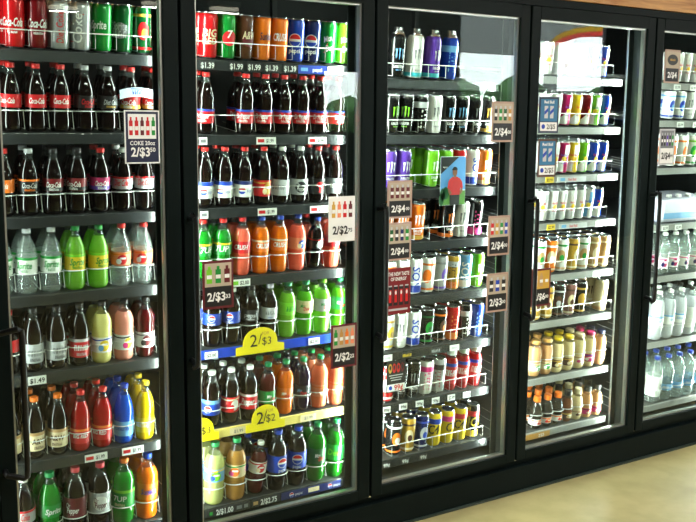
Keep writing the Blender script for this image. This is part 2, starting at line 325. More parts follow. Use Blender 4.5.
# look: profile, drink, cap colour, label colour (None = none), print, words, optional label band
B = {
 'colared': ('contour', 'cola', 'redcap', 'red', a_cola(), 'red-labelled cola bottle with red cap'),
 'colazero': ('contour', 'cola', 'silver', 'black', a_cola('red', '~8', None), 'black-labelled cola bottle with silver cap'),
 'coladiet': ('contour', 'cola', 'silver', 'dark', a_word('Diet Coke', 'silver', .4, '~10', 'gold', .3), 'black and silver diet cola bottle'),
 'colagold': ('contour', 'cola', 'redcap', 'red', a_cola('white', '~10', 'gold'), 'red and gold cola bottle'),
 'colaorange': ('contour', 'cola', 'redcap', 'orange', a_cola(), 'orange-labelled cola bottle with red cap'),
 'colablackorange': ('contour', 'cola', 'silver', 'black', a_word('Coca-Cola', 'silver', .4, '~8', 'orange', .3, band='orange'), 'black and orange labelled cola bottle'),
 'colazerored': ('contour', 'cola', 'dark', 'darkred', a_cola('white', '~8', 'black'), 'dark red labelled cola bottle'),
 'colacherry': ('contour', 'cola', 'redcap', 'magenta', a_cola('white', '~6', 'purple'), 'magenta-labelled cherry cola bottle'),
 'coladietred': ('contour', 'cola', 'white', 'silver', a_word('Diet Coke', 'red', .5, None, 'red', .3, band='red'), 'silver-labelled diet cola bottle, white cap'),
 'limeclear': ('contour', 'clear', 'silver', 'white', a_word('Sprite', 'green', .4, '~4', 'green', .25, band='green'), 'clear lemon-lime bottle with grey cap', (.070, .125)),
 'limegreen': ('contour', 'lime', 'green', 'yellow', a_word('Sprite', 'green', .4, '~8', 'green', .25, band='lime'), 'green lemon-lime bottle with yellow label', (.070, .125)),
 'spritegreen': ('contour', 'green', 'capgreen', 'green', a_word('Sprite', 'white', .42, None, 'white', .25), 'green-capped green lemon-lime bottle'),
 'waterberry': ('contour', 'clear', 'redcap', 'peach', a_fruit('red', 'white', 'orange'), 'clear flavoured water bottle, red cap', (.074, .122)),
 'rootwhite': ('straight', 'cola', 'dark', 'silver', a_word('~5', 'grey', .3, '~8', 'dark', .1), 'dark root beer bottle, grey label'),
 'rootred': ('straight', 'cola', 'dark', 'red', a_word('~5', 'white', .3, '~8', 'silver', .1, band='silver'), 'dark root beer bottle, red label'),
 'lemonade': ('dome', 'lemon', 'dark', 'white', a_fruit('yellow', 'ltblue', 'blue'), 'yellow lemonade bottle with black cap', (.040, .095)),
 'pinklemonade': ('dome', 'pink', 'dark', 'white', a_fruit('yellow', 'pink', 'dark'), 'pink lemonade bottle with black cap', (.040, .095)),
 'darkpunch': ('dome', 'darkred', 'dark', 'white', a_fruit('maroon', 'dark', 'grey'), 'dark red punch bottle, white label', (.040, .095)),
 'rootbrown': ('straight', 'cola', 'orange', 'cream', a_word('A&W', 'brown', .3, '~8', 'brown', 0, band='tan'), 'root beer bottle with orange cap'),
 'redpop': ('straight', 'red', 'redcap', 'red', a_word('BIG RED', 'white', .25, None, 'white', .1, band='orange'), 'bright red soda bottle, red cap', (.030, .085)),
 'bluepop': ('straight', 'blue', 'blue', 'ltblue', a_word('~7', 'blue', .25, None, 'white', .1), 'bright blue soda bottle, blue cap', (.030, .085)),
 'yellowpop': ('straight', 'yellow', 'yellow', 'yellow', a_word('~8', 'white', .28, None, 'orange', .2), 'bright yellow soda bottle, yellow cap', (.030, .085)),
 'pepper': ('dome', 'cola', 'pinkcap', 'maroon', a_pepper(), 'maroon-labelled spiced cola bottle', (.060, .128)),
 'dietpepper': ('dome', 'cola', 'pinkcap', 'silver', a_pepper('white', 'maroon'), 'silver-labelled diet spiced cola bottle', (.060, .128)),
 'gingergreen': ('dome', 'green', 'orange', 'green', a_word('7UP', 'white', .3, '~8', 'cream', 0, band='lime'), 'green soda bottle with orange cap', (.060, .120)),
 'orangepop': ('dome', 'orange', 'blue', 'orange', a_word('Sunkist', 'blue', .34, None, 'yellow', .2), 'orange soda bottle with blue cap', (.070, .125)),
 'pepperred': ('contour', 'cola', 'redcap', 'red', a_word('Dr Pepper', 'white', .36, '~7', 'white', .15, band='blue'), 'red-labelled cola bottle, blue label edge', (.040, .090)),
 'pepsiwhite': ('contour', 'cola', 'redcap', 'white', a_pw('blue'), 'white and blue labelled cola bottle', (.035, .095)),
 'pepsiwhitered': ('contour', 'cola', 'redcap', 'white', a_pw('dkblue'), 'white and navy labelled cola bottle', (.035, .095)),
 'pepsigold': ('contour', 'cola', 'redcap', 'red', a_fruit('gold', 'cream', 'gold'), 'red and gold labelled cola bottle', (.035, .095)),
 'dietsilver': ('contour', 'cola', 'white', 'silver', a_word('~4', 'grey', .3, None, 'grey', .2), 'silver-labelled cola bottle, white cap', (.035, .095)),
 'dietlogo': ('contour', 'cola', 'white', 'silver', a_pepper('dark', 'white'), 'silver label cola bottle, dark oval', (.035, .095)),
 'zeroblack': ('contour', 'cola', 'redcap', 'black', a_fruit('red', 'dark', 'dark'), 'black-labelled cola bottle, red roundel', (.035, .095)),
 'zerogrey': ('contour', 'cola', 'redcap', 'grey', a_word('~4', 'white', .3), 'grey-labelled cola bottle, red cap', (.035, .095)),
 'zerogrey2': ('dome', 'cola', 'dark', 'dark', a_word('pepsi', 'silver', .36, '~8', 'silver', .1), 'black-labelled cola bottle, dark cap'),
 'dietsilver2': ('dome', 'cola', 'silver', 'silver', a_word('~4', 'grey', .3, 'pepsi', 'blue', .1), 'silver-labelled cola bottle, silver cap'),
 'sevengreen': ('dome', 'green', 'redcap', 'green', a_word('7UP', 'white', .5, None, 'yellow', .1, band='yellow'), 'green soda bottle with red cap'),
 'strawberry': ('dome', 'salmon', 'redcap', 'red', a_word('CRUSH', 'white', .4, None, 'white', .2), 'strawberry red soda bottle, red cap'),
 'orangecrush': ('dome', 'orange', 'blue', 'orange', a_word('CRUSH', 'white', .4, None, 'white', .2, band='cream'), 'orange soda bottle, cream label edge'),
 'peachpop': ('dome', 'salmon', 'blue', 'peach', a_fruit('blue', 'cream', 'peach'), 'peach-pink soda bottle, blue cap'),
 'redpunch': ('dome', 'salmon', 'redcap', 'red', a_fruit('white', 'red', 'red'), 'red-pink soda bottle at shelf end'),
 'FALLEN': ('dome', 'cola', 'blue', 'dark', a_fruit('white', 'silver', 'red'), 'leaning dark soda bottle, blue cap'),
 'pepsiblue': ('dome', 'cola', 'white', 'blue', a_globe, 'blue-labelled cola bottle, white cap'),
 'dewlime': ('dome', 'lime', 'capgreen', 'lime', a_word('~4', 'green', .4, None, 'white', .2), 'lime green soda bottle, green label', (.092, .142)),
 'dewred': ('dome', 'dew', 'capgreen', 'cream', a_dew('green'), 'lime green soda bottle, red lettering', (.092, .142)),
 'dewdiet': ('dome', 'lime', 'lime', 'silver', a_dew('green'), 'lime green soda bottle, silver label', (.092, .142)),
 'dewdark': ('dome', 'dew', 'capgreen', 'green', a_dew('white'), 'bright green soda bottle, green label', (.092, .142)),
 'pepsibluewhite': ('dome', 'cola', 'white', 'blue', a_pw('ltblue'), 'blue and white labelled cola bottle', (.050, .110)),
 'pepsiredwhite': ('dome', 'cola', 'white', 'red', a_fruit('white', 'red', 'cream'), 'red and white labelled cola bottle', (.050, .110)),
 'pepperwhitecap': ('dome', 'cola', 'white', 'red', a_word('Pepper', 'white', .4, None, 'white', .2, band='white'), 'red-labelled cola bottle, white cap', (.050, .110)),
 'dewcodered': ('dome', 'darkred', 'capgreen', 'green', a_dew('white'), 'dark red soda bottle, green cap', (.060, .110)),
 'dewlive': ('dome', 'orange', 'capgreen', 'orange', a_dew('white'), 'orange soda bottle with green cap', (.060, .110)),
 'dewpurple': ('dome', 'purple', 'capgreen', 'dark', a_dew('ltblue'), 'dark purple soda bottle, green cap', (.060, .110)),
 'peachgreen': ('dome', 'peach', 'capgreen', 'peach', a_fruit('orange', 'cream', 'orange'), 'peach soda bottle, green cap', (.050, .100)),
 'teapale': ('dome', 'pale', 'capgreen', 'ltblue', a_fruit('lime', 'blue', 'yellow'), 'pale green tea bottle, blue label'),
 'teaamber': ('dome', 'amber', 'capgreen', 'cream', a_fruit('orange', 'pink', 'green'), 'amber tea bottle with green cap'),
 'LEAN': ('dome', 'darkred', 'white', 'white', a_fruit('red', 'cream', 'red'), 'leaning red bottle, white cap', (.090, .138)),
 'pepsilogo': ('dome', 'cola', 'blue', 'blue', a_globe, 'blue-labelled cola bottle, blue cap', (.070, .132)),
 'dewgreen': ('dome', 'dkdew', 'capgreen', 'dkgreen', a_dew('white'), 'green soda bottle, red-lettered green label', (.070, .128)),
 'dewgreendark': ('dome', 'dkdew', 'capgreen', 'green', a_word('Dew', 'lime', .4), 'dark green soda bottle at end', (.070, .128)),
 'REDB': ('sportcap', 'red', 'white', 'red', a_word('~5', 'white', .3, None, 'blue', .2, band='blue'), 'red energy drink bottle, white cap', (.030, .118)),
 'frapmocha': ('frap', 'mocha', 'amber', 'cream', a_fruit('green', 'white', 'tan'), 'tan glass coffee bottle, amber cap'),
 'frapyellow': ('frap', 'milk', 'yellow', 'brown', a_fruit('gold', 'cream', 'gold'), 'glass coffee bottle with yellow cap'),
 'frapvanilla': ('frap', 'milk', 'cream', 'cream', a_fruit('white', 'pink', 'tan'), 'creamy glass coffee bottle, pale cap'),
 'frapmagenta': ('frap', 'milk', 'magenta', 'magenta', a_fruit('pink', 'white', 'purple'), 'glass coffee bottle with magenta cap'),
 'frapdark': ('frap', 'mocha', 'navy', 'tan', a_fruit('cream', 'brown', 'tan'), 'glass coffee bottle with navy cap'),
 'juiceorange': ('juice', 'smoke', 'orange', 'white', a_fruit('orange', 'red', 'orange'), 'small juice bottle with orange cap'),
 'juicedark': ('juice', 'tea', 'dark', 'brown', a_fruit('cream', 'tan', 'gold'), 'small dark brown drink bottle'),
 'juicecream': ('juice', 'milk', 'cream', 'cream', a_fruit('tan', 'brown', 'tan'), 'small cream-coloured drink bottle'),
 'juicebrown': ('juice', 'mocha', 'dark', 'pink', a_fruit('red', 'cream', 'brown'), 'small brown drink bottle, pink label'),
 'waterpink': ('straight', 'clear', 'white', 'white', a_fruit('magenta', 'dkblue', 'pink'), 'clear water bottle, pink label', (.035, .090)),
 'waterbig': ('litre', 'ice', 'white', 'white', a_word('~5', 'ltblue', .25, None, 'ltblue', .1, band='ltblue'), 'tall clear water bottle'),
 'watertext': ('litre', 'ice', 'dark', 'white', a_word('~7', 'black', .35, None, 'red', 0, True), 'tall water bottle, upright black lettering', (.04, .15)),
 'waterblue': ('dome', 'clear', 'blue', 'ltblue', a_word('~5', 'white', .3, None, 'blue', .1), 'clear water bottle with blue cap', (.05, .08)),
 'waterlabel': ('dome', 'clear', 'blue', 'white', a_word('~5', 'dark', .35, None, 'grey', 0, True), 'blue-capped water bottle, long white label', (.030, .125)),
}
def c_claw(k, band=None):
    def f(F, H):
        claws(F, 0, H*.6, .021, ink(k)); F.text('~7', 0, H*.3, .011, ink('white'), width=.04, bold=.03); F.text('~6', 0, H*.22, .006, ink(k), width=.022)
        if band: F.rect(0, H*.12, .21, H*.1, ink(band), .0006)
        fine(F, .06, H*.6, 8, 'silver'); claws(F, -.1, H*.58, .019, ink(k))
    return f
def c_word(t, k, rotv=True, sh=.03, band=None, bk=None, swoosh=None):
    def f(F, H):
        if band: F.rect(0, H*.18, .21, H*.2, ink(band), .0006)
        if bk: F.rect(0, H*.8, .21, H*.16, ink(bk), .0006)
        if swoosh: F.poly([(-.025, H*.2), (-.012, H*.2), (.022, H*.8), (.008, H*.8)], ink(swoosh), .0009)
        if rotv: F.text(t, 0, H*.5, sh, ink(k), rot=PI/2, width=H*.66, bold=.02, shear=.1)
        else: F.text(t, 0, H*.56, sh, ink(k), width=.046, bold=.03, shear=.15)
        fine(F, .06, H*.62, 8, k)
    return f
def c_cola(k='white'):
    def f(F, H):
        F.text('Coca-Cola', 0, H*.55, .026, ink(k), width=.066, shear=.35, bold=.03); F.text('~10', .0, H*.34, .007, ink(k), width=.03); fine(F, .065, H*.7, 10, k)
    return f
def c_bulls(k1, k2):
    """slanted two-tone panels of a slim can with a round emblem between them"""
    def f(F, H):
        F.cols([-.040, -.0005], lambda u: H*.52+u*1.0, lambda u: H*.08, ink(k1), .0006); F.cols([.0005, .040], lambda u: H*.96, lambda u: H*.48+u*1.0, ink(k1), .0006)
        F.cols([.0425, .0815], lambda u: H*.52+(u-.082)*1.0, lambda u: H*.08, ink(k1), .0006); F.cols([-.0815, -.0425], lambda u: H*.96, lambda u: H*.48+(u+.082)*1.0, ink(k1), .0006)
        F.ell(0, H*.5, .010, .010, ink('yellow'), .0012); F.poly([(-.016, H*.47), (-.002, H*.52), (-.003, H*.45)], ink(k2), .0015); F.poly([(.016, H*.47), (.002, H*.52), (.003, H*.45)], ink(k2), .0015)
        F.text('Red Bull', 0, H*.63, .009, ink(k2), width=.03, bold=.03); F.text('~9', 0, H*.36, .005, ink(k2), width=.024)
    return f
def c_pic(k1, k2, t=None, tk='white'):
    def f(F, H):
        F.ell(0, H*.52, .019, H*.2, ink(k1), .0007); F.ell(.004, H*.47, .011, H*.1, ink(k2), .0010)
        F.rect(0, H*.86, .2, H*.06, ink(k2), .0007); F.rect(0, H*.14, .2, H*.06, ink(k1), .0007)
        if t: F.text(t, 0, H*.56, .014, ink(tk), width=.036, bold=.03, dy=.0016)
        fine(F, .06, H*.7, 9, k2)
    return f
def c_globe(F, H): globe(F, 0, H*.55, .021); F.text('pepsi', 0, H*.3, .016, ink('white'), width=.04, bold=.02); F.text('pepsi', -.1, H*.5, .02, ink('white'), width=.04, rot=PI/2); fine(F, .065, H*.7, 9, 'white')
def c_dew(F, H):
    F.poly([(-.03, H*.42), (-.012, H*.74), (.028, H*.8), (.02, H*.38)], ink('dkgreen'), .0008); F.text('Mtn', -.002, H*.64, .02, ink('white'), width=.03, shear=.3, rot=.3, bold=.03)
    F.poly([(-.014, H*.28), (-.004, H*.52), (.03, H*.56), (.016, H*.3)], ink('red'), .0010); F.text('Dew', .007, H*.42, .022, ink('white'), width=.03, shear=.3, rot=.25, bold=.03, dy=.0018); fine(F, .065, H*.7, 9, 'white')
def c_pair(t1, t2, k, swash=None):
    def f(F, H):
        if swash: F.ell(0, H*.5, .026, .026, ink(swash), .0007)
        F.text(t1, 0, H*.6, .026, ink(k), width=.05, shear=.1, bold=.03, dy=.0016); 
        if t2: F.text(t2, 0, H*.42, .022, ink(k), width=.05, shear=.1, bold=.03, dy=.0016)
        fine(F, .065, H*.7, 9, k)
    return f
# look: shape, colour, print, words, name
K = {
 'canred': ('can', 'red', c_cola(), 'tall red cola can', 'soda_can'), 'cancherry': ('can', 'darkred', c_cola(), 'tall dark red cherry cola can', 'soda_can'),
 'cansilver': ('can', 'silver', c_word('Diet Coke', 'red', True, .022), 'tall silver diet cola can', 'soda_can'), 'canzero': ('can', 'silver', c_word('Coke', 'white', True, .03, None, None, 'red'), 'tall silver can with red stripe', 'soda_can'),
 'cangreen': ('can', 'green', c_pair('Sprite', None, 'white'), 'tall green lemon-lime can', 'soda_can'), 'cansilvergreen': ('can', 'dkgreen', c_pair('Sprite', '~4', 'silver', 'grey'), 'tall dark green and silver can', 'soda_can'),
 'canginger': ('can', 'dkgreen', c_pic('red', 'gold'), 'tall green can with red picture', 'soda_can'),
 'canbigred': ('can', 'red', c_pair('BIG', 'RED', 'cream'), 'tall red soda can', 'soda_can'), 'canseven': ('can', 'green', c_pair('7', None, 'white', 'red'), 'tall green can, red spot', 'soda_can'),
 'canroot': ('can', 'brown', c_pair('A&W', None, 'cream', 'maroon'), 'tall brown root beer can', 'soda_can'), 'canorange': ('can', 'orange', c_pair('Sunkist', None, 'navy'), 'tall orange can, navy lettering', 'soda_can'),
 'canorangetwo': ('can', 'orange', c_pair('CRUSH', None, 'white'), 'tall orange can, white lettering', 'soda_can'), 'canblue': ('can', 'blue', c_globe, 'tall blue cola can', 'soda_can'),
 'canbluedark': ('can', 'dkblue', c_globe, 'tall navy cola can', 'soda_can'), 'candew': ('can', 'green', c_dew, 'tall green citrus can', 'soda_can'), 'candewlight': ('can', 'lime', c_dew, 'tall lime citrus can', 'soda_can'),
 'tallblue': ('tall', 'black', c_claw('ltblue'), 'tall capped black can, blue claw marks', 'energy_drink_can'), 'tallwhite': ('tall', 'white', c_claw('grey', 'aqua'), 'tall capped white can', 'energy_drink_can'),
 'tallpurple': ('tall', 'purple', c_claw('silver', 'aqua'), 'tall capped purple can', 'energy_drink_can'), 'tallaqua': ('tall', 'blue', c_word('~5', 'ltblue', True, .026, None, 'ltblue'), 'tall capped blue can', 'energy_drink_can'),
 'mgreen': ('can', 'black', c_claw('lime'), 'black energy can, green claw marks', 'energy_drink_can'), 'mblackwhite': ('can', 'black', c_claw('silver'), 'black energy can, silver claw marks', 'energy_drink_can'),
 'mwhite': ('can', 'white', c_claw('grey'), 'white energy can', 'energy_drink_can'), 'mblue': ('can', 'black', c_claw('ltblue'), 'black energy can, blue claw marks', 'energy_drink_can'),
 'mdark': ('can', 'dark', c_claw('grey'), 'dark grey energy can', 'energy_drink_can'), 'mgold': ('can', 'dark', c_claw('gold', 'gold'), 'dark energy can, gold band', 'energy_drink_can'),
 'morange': ('can', 'black', c_claw('orange', 'orange'), 'black energy can, orange claw marks', 'energy_drink_can'), 'mpink': ('can', 'black', c_word('~6', 'pink', True, .024, 'pink'), 'black energy can, pink band', 'energy_drink_can'),
 'mblackwhite': ('can', 'black', c_word('~6', 'white', True, .03, None, 'silver', 'white'), 'black energy can, white stripe', 'energy_drink_can'),
 'purple': ('can', 'purple', c_claw('white'), 'purple energy can', 'energy_drink_can'), 'limecan': ('can', 'lime', c_claw('white'), 'lime green energy can', 'energy_drink_can'),
 'redcan': ('can', 'red', c_claw('white'), 'red energy can', 'energy_drink_can'), 'bluewhite': ('can', 'white', c_word('NOS', 'blue', True, .034, 'blue'), 'white and blue energy can', 'energy_drink_can'),
 'orangecan': ('can', 'orange', c_claw('white', 'gold'), 'orange energy can', 'energy_drink_can'), 'orangewhite': ('can', 'white', c_pic('orange', 'orange'), 'white and orange energy can', 'energy_drink_can'),
 'greypurple': ('can', 'silver', c_pic('purple', 'grey'), 'silver and purple energy can', 'energy_drink_can'), 'rockorange': ('can', 'gold', c_word('~8', 'dark', True, .026, 'orange', 'silver'), 'gold and orange energy can', 'energy_drink_can'),
 'aqua': ('can', 'ltblue', c_word('NOS', 'white', True, .034, 'white'), 'pale blue energy can', 'energy_drink_can'), 'yellowwhite': ('can', 'white', c_pic('yellow', 'gold'), 'white and yellow energy can', 'energy_drink_can'),
 'blackgreen': ('can', 'black', c_pic('green', 'dkgreen'), 'black energy can, green picture', 'energy_drink_can'), 'blackbrown': ('can', 'black', c_pic('brown', 'orange'), 'black energy can, brown picture', 'energy_drink_can'),
 'redorange': ('can', 'red', c_word('~6', 'orange', True, .026, 'orange'), 'red energy can, orange band', 'energy_drink_can'), 'bluecan': ('can', 'blue', c_word('~6', 'ltblue', True, .026), 'blue energy can', 'energy_drink_can'),
 'redwhite': ('can', 'red', c_pic('white', 'silver'), 'red and white energy can', 'energy_drink_can'), 'pinkwhite': ('can', 'white', c_word('~6', 'pink', True, .026, None, 'pink'), 'white energy can, pink lettering', 'energy_drink_can'),
 'whitedark': ('can', 'silver', c_word('~6', 'darkred', True, .024, None, 'dark', 'darkred'), 'silver energy can, dark red slash', 'energy_drink_can'),
 'blackorange': ('can', 'dark', c_pic('orange', 'white'), 'dark can with orange picture', 'energy_drink_can'), 'goldcan': ('can', 'gold', c_pic('cream', 'brown'), 'golden can with cream picture', 'energy_drink_can'),
 'bluesilver': ('can', 'dkblue', c_pic('silver', 'blue'), 'navy can with silver picture', 'energy_drink_can'), 'yellowblue': ('can', 'yellow', c_word('C4', 'black', False, .04, None, 'blue'), 'yellow can with blue top', 'energy_drink_can'),
 'yellowpink': ('can', 'yellow', c_word('C4', 'black', False, .04, None, 'pink'), 'yellow can with pink top', 'energy_drink_can'), 'yellowred': ('can', 'yellow', c_word('C4', 'black', False, .04, None, 'red'), 'yellow can with red top', 'energy_drink_can'),
 'darkyellow': ('can', 'dark', c_word('C4', 'yellow', False, .04, 'yellow', 'red'), 'dark can with red top', 'energy_drink_can'),
 'slimwhite': ('slim', 'white', c_bulls('silver', 'red'), 'slim silver energy can', 'energy_drink_can'), 'slimwhiteblue': ('slim', 'white', c_bulls('ltblue', 'blue'), 'slim silver and pale blue can', 'energy_drink_can'),
 'slimred': ('slim', 'red', c_bulls('white', 'red'), 'slim red energy can', 'energy_drink_can'), 'slimblue': ('slim', 'blue', c_bulls('white', 'red'), 'slim blue and silver can', 'energy_drink_can'),
 'slimmagenta': ('slim', 'magenta', c_bulls('white', 'purple'), 'slim magenta and silver can', 'energy_drink_can'), 'slimyellow': ('slim', 'yellow', c_bulls('white', 'red'), 'slim yellow and silver can', 'energy_drink_can'),
 'slimdarkred': ('slim', 'darkred', c_bulls('white', 'red'), 'slim dark red and silver can', 'energy_drink_can'), 'slimlime': ('slim', 'lime', c_bulls('white', 'green'), 'slim lime and silver can', 'energy_drink_can'),
 'coffeewhite': ('can', 'white', c_pic('tan', 'green'), 'white coffee drink can', 'coffee_can'), 'coffeeorange': ('can', 'orange', c_pic('cream', 'white'), 'orange coffee drink can', 'coffee_can'),
 'coffeegold': ('can', 'gold', c_pic('cream', 'brown'), 'golden coffee drink can', 'coffee_can'), 'coffeetan': ('can', 'tan', c_pic('cream', 'cream'), 'tan coffee drink can', 'coffee_can'),
 'coffeedark': ('can', 'dark', c_pic('brown', 'silver'), 'dark coffee drink can', 'coffee_can'), 'coffeepink': ('can', 'rose', c_pic('cream', 'brown'), 'rosy brown coffee drink can', 'coffee_can'),
 'coffeegold2': ('can', 'dark', c_pic('gold', 'gold'), 'dark and gold coffee can', 'coffee_can'), 'coffeejava': ('can', 'cream', c_claw('brown', 'tan'), 'cream coffee can, brown claw marks', 'coffee_can'),
 'whiteblue': ('can', 'white', c_pic('blue', 'ltblue'), 'white can with blue ball picture', 'energy_drink_can'), 'limewhite': ('can', 'white', c_pic('green', 'lime'), 'white can with green picture', 'energy_drink_can'),
}
CANP = {'can': [(0, .003), (.022, .001), (.0255, 0), (.029, .006), (.0328, .014), (.0328, .140), (.0315, .145), (.0285, .153), (.0275, .156)],
        'slim': [(0, .003), (.017, .001), (.020, 0), (.0235, .005), (.0262, .012), (.0262, .120), (.0255, .124), (.0235, .132), (.023, .135)],
        'tall': [(0, .003), (.024, .001), (.0275, 0), (.031, .006), (.0352, .015), (.0352, .150), (.034, .157), (.028, .170), (.0245, .174)]}
MC = {}
def bottle_meshes(k):
    if k in MC: return MC[k]
    L = B[k]; pf, li, cp, lb, art = L[0], L[1], L[2], L[3], L[4]; p = PROF[pf]; z0, z1, lr = p['lab']
    if len(L) > 6: z0, z1 = L[6]
    out = []
    m = MB(); m.lathe(p['body'], liq(li), 22); out.append(('bottle_body', m.mesh('bottle_body')))
    m = MB(); m.lathe(p['neck'], NECK, 22); out.append(('neck', m.mesh('bottle_neck')))
    # label band follows the body a hair outside it
    def rad(z):
        q = p['body']
        for (ra, za), (rb, zb) in zip(q[:-1], q[1:]):
            if zb > za and za <= z <= zb: return ra+(rb-ra)*(z-za)/(zb-za)
        return lr
    rr = max(rad(z0+(z1-z0)*t/8) for t in range(9))+.0004
    m = MB(); m.lathe([(rad(z0), z0), (rr, z0), (rr, z1), (rad(z1), z1)], ink(lb), 28); F = Wrap(m, rr); art(F, (z0+z1)/2, z1-z0); out.append(('label', m.mesh('bottle_label')))
    cr, c0, c1 = p['cap']; m = MB(); m.lathe([(cr*.96, c0), (cr, c0+.0015), (cr, c1-.002), (cr*.9, c1), (0, c1)], capm(cp), 24, rib=-.05); out.append(('cap', m.mesh('bottle_cap')))
    MC[k] = out; return out
def can_meshes(k):
    if k in MC: return MC[k]
    sh, col, art = K[k][0], K[k][1], K[k][2]; q = CANP[sh]; out = []; n = len(q)
    m = MB(); m.lathe(q, [ALU]*3+[tin(col)]*(n-5)+[ALU], 24); F = Wrap(m, q[5][0]); art(F, q[5][1]+.008); out.append(('can_body', m.mesh('can_body')))
    r, z = q[-1]
    m = MB()
    if sh == 'tall':
        m.lathe([(.0245, .173), (.0245, .177), (.019, .179), (.0175, .181), (.0175, .195), (.0165, .197), (0, .197)], ALU, 24, rib=0); out.append(('cap', m.mesh('can_cap')))
    else:
        m.lathe([(r, z-.001), (r, z+.0015), (r-.0015, z+.0015), (r-.003, z-.003), (0, z-.003)], ALU, 24)
        pts = [(.006*math.sin(a), -.006+.011*math.cos(a)*.9) for a in [2*PI*i/10 for i in range(10)]]
        m.add([(x, y, z-.0018) for x, y in pts]+[(x, y, z-.0008) for x, y in pts], [tuple(range(10, 20))]+[(i, (i+1) % 10, 10+(i+1) % 10, 10+i) for i in range(10)], ALU); out.append(('lid', m.mesh('can_lid')))
    MC[k] = out; return out
TILT = math.radians(7)
SHZ = {1: [1.814, 1.558, 1.293, 1.040, .780, .483, .190], 2: [1.81, 1.551, 1.293, 1.039, .784, .483, .184], 3: [1.768, 1.55, 1.332, 1.115, .892, .671, .453, .215],
       4: [1.806, 1.586, 1.372, 1.159, .920, .707, .444, .19], 5: [1.80, 1.62, 1.39, 1.112, .852, .518, .19]}
ORD = ['first', 'second', 'third', 'fourth', 'fifth', 'sixth', 'seventh', 'eighth', 'ninth', 'tenth']
DOORN = {1: 'leftmost door', 2: 'second door', 3: 'third door', 4: 'fourth door', 5: 'rightmost door'}
def shelfn(d, s): return 'top shelf' if s == 0 else ('bottom shelf' if s == len(SHZ[d])-1 else ORD[s]+' shelf')
FRONT = .205
def drink(k, x, d, s, lane, row, rowgap, sc, lean=0.0):
    isb = k in B; parts = bottle_meshes(k) if isb else can_meshes(k)
    name = ('glass_coffee_bottle' if k.startswith('frap') else 'juice_bottle' if k.startswith('juice') else 'water_bottle' if k.startswith('~5') else 'iced_tea_bottle' if k.startswith('tea') else 'energy_drink_bottle' if k == 'REDB' else 'soda_bottle') if isb else K[k][4]
    words = (B[k][5] if isb else K[k][3])
    z = SHZ[d][s]+.0012+(FRONT-.165+row*rowgap)*math.sin(TILT)+sc*.036*math.sin(lean); y = FRONT+row*rowgap*math.cos(TILT)
    o = empty(name, (x, y, z)); o.rotation_mode = 'ZXY'; o.rotation_euler = (TILT, lean, 0); o.scale = (sc, sc, sc)
    tag(o, f"{words}, {ORD[lane]} from left, {['front', 'second', 'third', 'fourth'][row]} row, {shelfn(d, s)}, {DOORN[d]}", 'bottle' if isb else 'can', f"{'bottles' if isb else 'cans'} on {shelfn(d, s)} of {DOORN[d]}")
    sp = math.radians(random.uniform(-38, 14))
    for nm, me in parts:
        c = put(nm, me, o)
        if nm in ('label', 'can_body', 'lid'): c.rotation_euler = (0, 0, sp)
# ------------------------------------------------------------------ setting: floor, walls, ceiling, storefront
YB = -6.2; CZ = 3.15; XL, XR = -3.2, 11.5
FLOORM = pm('sealed_concrete', (176, 165, 116), .42, 0, .35, noise=.13, nscale=1.6)
n = FLOORM.node_tree; b = n.nodes['Principled BSDF']
tx2 = n.nodes.new('ShaderNodeTexNoise'); tx2.inputs['Scale'].default_value = 9; tx2.inputs['Detail'].default_value = 8
tc = n.nodes.new('ShaderNodeTexCoord'); n.links.new(tc.outputs['Object'], tx2.inputs['Vector'])
mx = n.nodes.new('ShaderNodeMixRGB'); mx.blend_type = 'MULTIPLY'; mx.inputs[0].default_value = .35
src = b.inputs['Base Color'].links[0].from_socket
rp = n.nodes.new('ShaderNodeValToRGB'); rp.color_ramp.elements[0].position = .35; rp.color_ramp.elements[0].color = (.62, .6, .52, 1); rp.color_ramp.elements[1].position = .6
n.links.new(tx2.outputs['Fac'], rp.inputs[0]); n.links.new(src, mx.inputs[1]); n.links.new(rp.outputs[0], mx.inputs[2]); n.links.new(mx.outputs[0], b.inputs['Base Color'])
m = MB(); m.box(XL, XR, YB, 1.2, -.1, 0, FLOORM); struct(m, 'floor')
WALLM = pm('painted_wall', (62, 58, 52), .6, noise=.05, nscale=3)
CEILM = pm('ceiling_tile', (70, 69, 66), .8, noise=.06, nscale=30)
m = MB(); m.box(XL, XR, YB, 1.2, CZ, CZ+.08, CEILM); struct(m, 'ceiling')
# timber boards above the coolers
WOODM = bpy.data.materials.new('honey_timber'); WOODM.use_nodes = True; n = WOODM.node_tree; b = n.nodes['Principled BSDF']; b.inputs['Roughness'].default_value = .45
tc = n.nodes.new('ShaderNodeTexCoord'); mp = n.nodes.new('ShaderNodeMapping'); mp.inputs['Scale'].default_value = (1.2, 8, 14)
nz = n.nodes.new('ShaderNodeTexNoise'); nz.inputs['Scale'].default_value = 4; nz.inputs['Detail'].default_value = 8; nz.inputs['Distortion'].default_value = .6
rp = n.nodes.new('ShaderNodeValToRGB'); rp.color_ramp.elements[0].position = .3; rp.color_ramp.elements[1].position = .75
rp.color_ramp.elements[0].color = (*lin((176, 112, 52)), 1); rp.color_ramp.elements[1].color = (*lin((232, 176, 100)), 1)
n.links.new(tc.outputs['Object'], mp.inputs[0]); n.links.new(mp.outputs[0], nz.inputs['Vector']); n.links.new(nz.outputs['Fac'], rp.inputs[0]); n.links.new(rp.outputs[0], b.inputs['Base Color'])
m = MB()
for i in range(7): m.box(XL, XR, .0, .05, 2.108+i*.162, 2.108+i*.162+.159, WOODM)
struct(m, 'wall_above')
m = MB(); m.box(XL, .049, .0, .1, 0, 2.106, WALLM); struct(m, 'wall_front_left')
